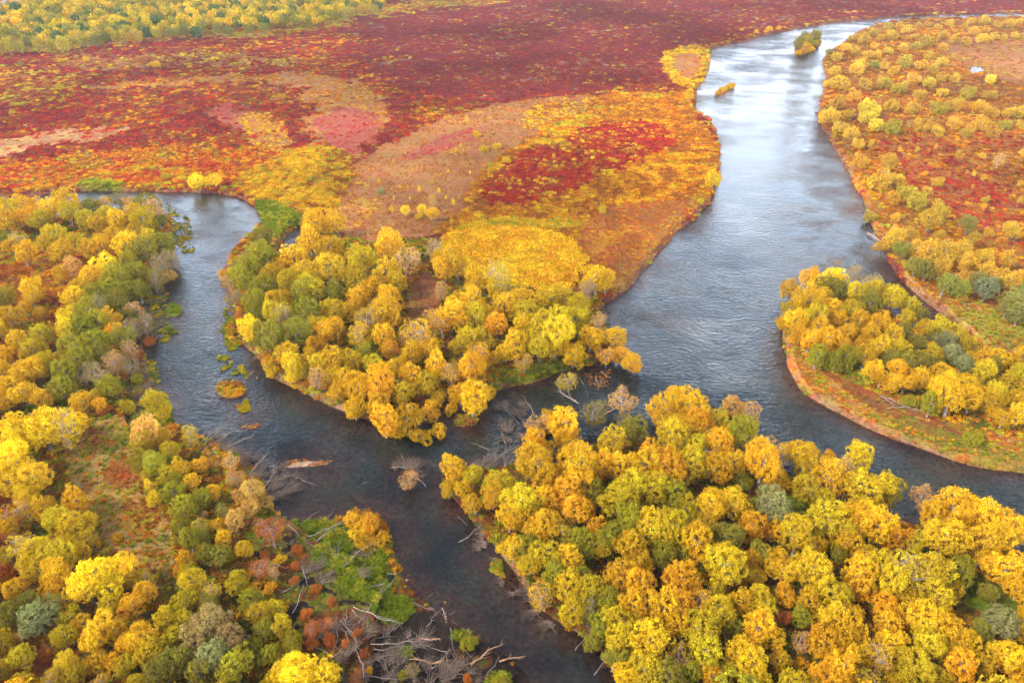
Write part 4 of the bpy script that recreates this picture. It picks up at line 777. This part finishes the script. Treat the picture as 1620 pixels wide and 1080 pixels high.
# ---------------------------------------------------------------- fallen trunks and dead brush
def log_mesh(name, L_, r0, seed, br, fan, m):
    g = np.random.default_rng(seed); T_ = Tubes(); n = 7
    t = np.linspace(0, 1, n); wob = np.cumsum(g.normal(size=(n, 2))*.032*L_, 0)
    pts = np.stack([t*L_, wob[:, 0], .12+.25*t*g.uniform(.3, 1.6)*min(L_*.12, 1)+wob[:, 1]*.4+.1], 1)
    pts[:, 2] = np.maximum(pts[:, 2], .06)
    T_.tube(pts, r0*(1-.75*t), 6)
    for i in range(br):
        f = g.uniform(.25, .98); j = min(int(f*(n-1)), n-2); p = pts[j]+(pts[j+1]-pts[j])*(f*(n-1)-j)
        a = g.uniform(.3, .9)*g.choice([-1, 1]); l = L_*g.uniform(.12, .32)
        e = p+np.array([math.cos(a)*l, math.sin(a)*l, g.uniform(-.05, .35)*l]); e[2] = max(e[2], .05)
        md = (p+e)/2+g.normal(size=3)*.05*l; T_.tube([p, md, e], [r0*.4*(1-f*.6), r0*.25*(1-f*.6), r0*.08], 4)
    for i in range(fan):
        p = pts[-1-g.integers(0, 3)]; a = g.normal()*.38; l = L_*g.uniform(.12, .30)
        e = p+np.array([math.cos(a)*l, math.sin(a)*l, g.uniform(-.1, .5)*l]); e[2] = max(e[2], .05)
        T_.tube([p, (p+e)/2+g.normal(size=3)*.03*l, e], [r0*.22, r0*.15, r0*.05], 4)
    return T_.build(name, m)
def logs(ox, oy, sc_, s, where, grp):
    for q in s.split():
        a = q.split(','); x0, y0, x1, y1 = [float(v) for v in a[:4]]; kd = a[4] if len(a) > 4 else 'n'
        A_ = ground(ox+x0/sc_, oy+y0/sc_, .3); B_ = ground(ox+x1/sc_, oy+y1/sc_, .3)
        d = B_-A_; L_ = float(np.hypot(*d)); sd_ = int(x0+y0*3+x1*7) % 9973
        r0 = {'n': .055, 'f': .06, 'k': .17, 'b': .065, 's': .04}[kd]
        me = log_mesh('fallen_trunk', L_, r0*min(1.4, .7+L_*.06), sd_, {'n': 2, 'f': 6, 'k': 4, 'b': 9, 's': 1}[kd], {'n': 0, 'f': 22, 'k': 3, 'b': 10, 's': 0}[kd], {'k': M_TANW}.get(kd, M_DEAD))
        o = link_obj('fallen_trunk', me)
        zb = max(float(height(np.array([A_[0]]), np.array([A_[1]]))[0]), float(height(np.array([B_[0]]), np.array([B_[1]]))[0]), -.05)
        o.location = (A_[0], A_[1], zb); o.rotation_euler = (0, 0, math.atan2(d[1], d[0]))
        dx = (x1-x0)/sc_; dy = (y1-y0)/sc_; an = math.degrees(math.atan2(-dy, dx))
        dirw = ['right', 'upper right', 'top', 'upper left', 'left', 'lower left', 'bottom', 'lower right'][int(((an+382.5) % 360)//45)]
        lw = 'very long' if L_ > 9 else 'long' if L_ > 6 else 'short' if L_ > 3 else 'stubby'
        kw = {'n': 'bare grey trunk', 'f': 'twig-topped trunk', 'k': 'thick tan stump', 'b': 'forked dead tree', 's': 'thin bare pole'}[kd]
        pw = words_across((oy+y0/sc_)/1080, 'top', 'upper', 'middle', 'lower', 'bottom')+' '+words_across((ox+x0/sc_)/1620, 'far left', 'left', 'middle', 'right', 'far right')
        LOGS.append((o, [f"{lw} {kw} {where}", f"{lw} {kw} {where}, tip to {dirw}", f"{lw} {kw} {where}, tip to {dirw}, {pw}"], grp))
LOGS = []
logs(420, 760, 3.376, '500,790,640,610,f 230,320,470,240 280,350,460,240 290,345,400,270,s 120,270,270,390 0,380,140,365 250,405,430,425 385,480,440,335 365,490,370,380,s 415,485,580,360 430,420,560,370 180,240,280,150 310,230,370,150 260,290,390,200,s 640,580,510,605 100,630,240,545 0,480,130,490 60,500,140,395,s 200,480,250,590 150,740,230,600 410,780,520,950 430,775,500,900,s 400,790,470,900 470,720,560,800 470,715,700,780 540,740,740,790 560,860,700,850,s 560,880,850,850,f 580,900,840,870,f 610,930,800,880,f 600,950,760,900 720,940,830,840,f 640,1070,740,950,f 660,990,720,960,s 360,980,440,880 230,900,270,810,s 280,890,340,810,s 250,910,360,960 390,790,385,950 540,1080,530,980 540,1080,500,900 970,920,850,875 940,970,770,960,k 985,790,1000,945 880,1010,990,930,b 780,650,890,690,b 860,780,920,700,b 940,680,970,750,b 980,710,1020,690,s 1100,990,1240,880,k 1250,970,1380,940,k 1060,900,1110,960,s 1180,1050,1290,940 540,1040,800,1045 830,845,930,850,k 1030,1040,1120,1050 430,780,430,690,s 520,790,545,850,s 650,490,700,500,s 720,530,735,515,s 755,530,770,520,s 870,615,900,600,s', 'on mud bank', 'dead trunks on the mud bank')
logs(180, 440, 3.375, '460,945,600,820,f 440,920,560,830,f 470,880,540,810 500,940,650,850,f 410,900,530,810 560,990,535,890,s 610,930,730,880,b 420,820,450,785,s 560,400,520,360,s 180,215,250,210,s 200,120,280,90,s 170,190,260,170 170,230,280,225,s 180,90,250,110,s 740,1080,830,980,b 800,1060,880,1010,b 30,640,150,610,s 60,540,120,500,s 830,400,740,460,f 90,560,20,600,s 420,960,600,900 480,960,620,870 440,940,520,860,s 520,960,640,880', 'by left channel', 'bare poles over the left channel')
logs(720, 540, 4.5, '880,435,700,315,b 870,430,790,320,b 860,420,720,355 800,440,750,390,s 550,510,495,390 340,560,300,500,s 400,520,370,430,b 410,530,480,450,b 350,560,300,620,s 240,775,100,735 170,940,320,790,b 200,930,390,760,b 355,935,360,860,b 350,930,400,870,b 1060,510,1170,460,k 1050,500,1130,440,b 940,390,910,320,s 915,300,880,240,s 1160,160,1090,100 130,480,210,480,s 350,720,330,650,b 270,720,370,690,s 1000,240,1010,300,b 1040,310,1060,320,s 1100,260,1120,240,s 400,500,500,560,b 460,580,380,470,b', 'where channels meet', 'snags where the channels meet')
logs(1080, 720, 3, '1410,625,1460,660 530,200,620,230,b 1590,320,1640,300,s 690,370,720,350,s', 'in the large wood', 'dead trunks in the wood')
logs(1080, 360, 3, '940,830,1110,895,f 930,820,1000,870,b 960,880,1040,870,b 370,607,410,608 380,465,440,490,b 880,30,960,90,k 820,110,880,112 830,40,870,45,s', 'by long island', 'driftwood around the long island')
logs(540, 720, 3, '550,290,590,340 560,415,665,350,b 1110,925,1180,870 1200,1060,1280,950,b 400,150,340,70,b 310,60,280,0,b 240,60,330,70,b 100,130,130,125,s 650,80,720,0,b 770,80,790,30,b', 'in near channel', 'snags in the near channel')
logs(0, 720, 3, '1260,120,1390,90,b 1300,210,1420,145,b 1250,170,1310,60,b 1320,190,1380,120,b 1400,110,1500,150,s', 'over water edge', 'snags over the water edge')
logs(1080, 0, 3, '700,740,740,735,k 780,865,815,870,b 120,965,150,960,k', 'by wide river', 'driftwood on the wide river')
lt = set(range(len(LOGS)))
for lv in range(3):
    cn_ = {}
    for i, q in enumerate(LOGS): cn_.setdefault(q[1][lv], []).append(i)
    for k, v in cn_.items():
        if len(v) == 1 and v[0] in lt: tag(LOGS[v[0]][0], k, 'fallen trunk', LOGS[v[0]][2]); lt.discard(v[0])
for i in lt: tag(LOGS[i][0], LOGS[i][1][2], 'fallen trunk', LOGS[i][2])

def twig_proto(seed, n):
    g = np.random.default_rng(seed); T_ = Tubes()
    for i in range(n):
        a = g.normal()*.35; l = g.uniform(.5, 1.25); p = np.array([g.uniform(-.25, .1), g.uniform(-.25, .25), g.uniform(0, .15)])
        e = p+np.array([math.cos(a)*l, math.sin(a)*l, g.uniform(.0, .4)*l]); T_.tube([p, (p+e)/2+g.normal(size=3)*.04, e], [.016, .011, .004], 4)
    return bpy.data.objects.new('brush', T_.build('brush', M_BRUSH))
M_BRUSH = bark_material('brush_twigs', (.13,.075,.05), (.32,.22,.16))
P_TW = twig_proto(77, 24)
bx_, br_ = [], []
g = np.random.default_rng(21)
for poly, n, ang in (([(310,690),(345,690),(425,745),(440,800),(420,800),(380,740)], 130, 20), ([(222,450),(252,445),(246,545),(222,550)], 90, 0), ([(210,590),(235,590),(245,640),(215,650)], 40, 0),
    ([(500,995),(560,985),(640,1000),(720,1030),(760,1085),(520,1085)], 150, 60), ([(450,830),(520,860),(600,880),(560,940),(480,930)], 60, 40), ([(785,640),(835,640),(840,700),(800,705)], 80, 120),
    ([(625,738),(668,738),(668,756),(630,756)], 34, 60), ([(415,720),(470,750),(465,790),(430,800)], 50, 10), ([(740,735),(800,725),(800,750),(745,755)], 40, 40), ([(735,800),(760,820),(830,930),(960,1060),(940,1060),(800,940),(735,830)], 40, 170)):
    P = np.array(poly, float); lo = P.min(0); hi = P.max(0); c = g.uniform(lo, hi, (n*3, 2)); c = c[inside(c[:, 0], c[:, 1], P)][:int(n*.42)]
    X = ground(c[:, 0], c[:, 1], 0); bx_.append(X); br_.append(np.radians(ang)+g.normal(size=len(X))*.8)
X = np.concatenate(bx_); A_ = np.concatenate(br_); k = len(X); zb = np.maximum(height(X[:, 0], X[:, 1]), 0); s_ = g.uniform(.9, 2.3, k)
scatter('dead_brush', np.concatenate([X, zb[:, None]], 1), np.stack([s_, s_, s_], 1), np.stack([0*s_, g.normal(size=k)*.1, A_], 1), np.ones((k, 4)), P_TW, 'grey brown tangles of dead twigs washed against the banks')

# ---------------------------------------------------------------- far wood beyond the trees that can be told apart
P_FT = bpy.data.objects.new('far_tree', make_crown('far_tree', 900, 500, .30, hz=1.1, nl=12, m=M_LEAFI, cz=1.5)[0])
g = np.random.default_rng(5)
c = np.stack([g.uniform(-120, 640, 12000), g.uniform(-30, 80, 12000)], 1)
c = c[inside(c[:, 0], c[:, 1], np.array([(-120,80),(-40,74),(66,68),(150,61),(187,56),(260,48),(300,50),(333,44),(427,41),(500,37),(540,22),(600,6),(640,-8),(640,-30),(-120,-30)]))]
c = c[~inside(c[:, 0], c[:, 1], np.array([(-120,-60),(75,-60),(66,4),(30,12),(-10,14),(-120,24)]))]
kp = []
for i in range(len(c)):
    sp_ = 3.4+max(c[i, 1], 0)*.045
    if all((c[i, 0]-c[j, 0])**2+(c[i, 1]-c[j, 1])**2*2.2 > sp_**2*1.6 for j in kp[-1500:]): kp.append(i)
c = c[kp]; X = ground(c[:, 0], c[:, 1], 3.5); k = len(X); codes = g.choice(list('yyllllllggddDD'), k)
C = np.array([LEAF[q] for q in codes])*g.uniform(.85, 1.15, (k, 1)); R_ = g.uniform(2.2, 3.6, k)
scatter('distant_wood', np.concatenate([X, np.full((k, 1), .5)], 1), np.stack([R_, R_, R_*1.05], 1), np.stack([0*R_, 0*R_, g.uniform(0, 6.28, k)], 1), np.concatenate([C, np.ones((k, 1))], 1), P_FT, 'mixed yellow and green woodland running on beyond the heath')
print('far', k)
# the woods run on past the edges of the photograph
P_OUT = bpy.data.objects.new('outlying_tree', make_crown('outlying_tree', 901, 3000, .13, hz=1.0, nl=40, m=M_LEAFI, cz=1.1)[0])
g = np.random.default_rng(6); c = np.stack([g.uniform(-420, 2040, 9000), g.uniform(340, 1320, 9000)], 1)
c = c[(c[:, 0] < -30)|(c[:, 0] > 1655)|(c[:, 1] > 1130)]; X = ground(c[:, 0], c[:, 1], .5)
m_ = (shore(X[:, 0], X[:, 1]) > 2)&(X[:, 1] > 25)&~((c[:, 0] > 1640)&(c[:, 1] > 700)&(c[:, 1] < 830)); X = X[m_]; kp = []
for i in range(len(X)):
    if not kp or (np.hypot(*(X[kp]-X[i]).T) > 3.9).all(): kp.append(i)
X = X[kp]; k = len(X); C = np.array([LEAF[q] for q in g.choice(list('yyylllogY'), k)]); R_ = g.uniform(1.9, 3.0, k); zz_ = height(X[:, 0], X[:, 1])-.2
scatter('outlying_wood', np.concatenate([X, zz_[:, None]], 1), np.stack([R_, R_, R_*1.05], 1), np.stack([0*R_, 0*R_, g.uniform(0, 6.28, k)], 1), np.concatenate([C, np.ones((k, 1))], 1), P_OUT, 'golden and olive woodland continuing past the edges of the photo')

# ---------------------------------------------------------------- haze
HAZE = 0.0001
if HAZE:
    bpy.ops.mesh.primitive_cube_add(size=1)
    hb = bpy.context.object; hb.name = 'haze'; hb.scale = (6000, 6000, 100); hb.location = (0, 1500, 100/2-4)
    m, t = mat('haze'); pv = nn(t, 'ShaderNodeVolumePrincipled'); pv.inputs['Density'].default_value = HAZE; pv.inputs['Color'].default_value = (.86,.9,.95,1); pv.inputs['Anisotropy'].default_value = .2
    o = nn(t, 'ShaderNodeOutputMaterial'); link(t, pv.outputs[0], o.inputs['Volume']); hb.data.materials.append(m); tag(hb, kind='stuff')
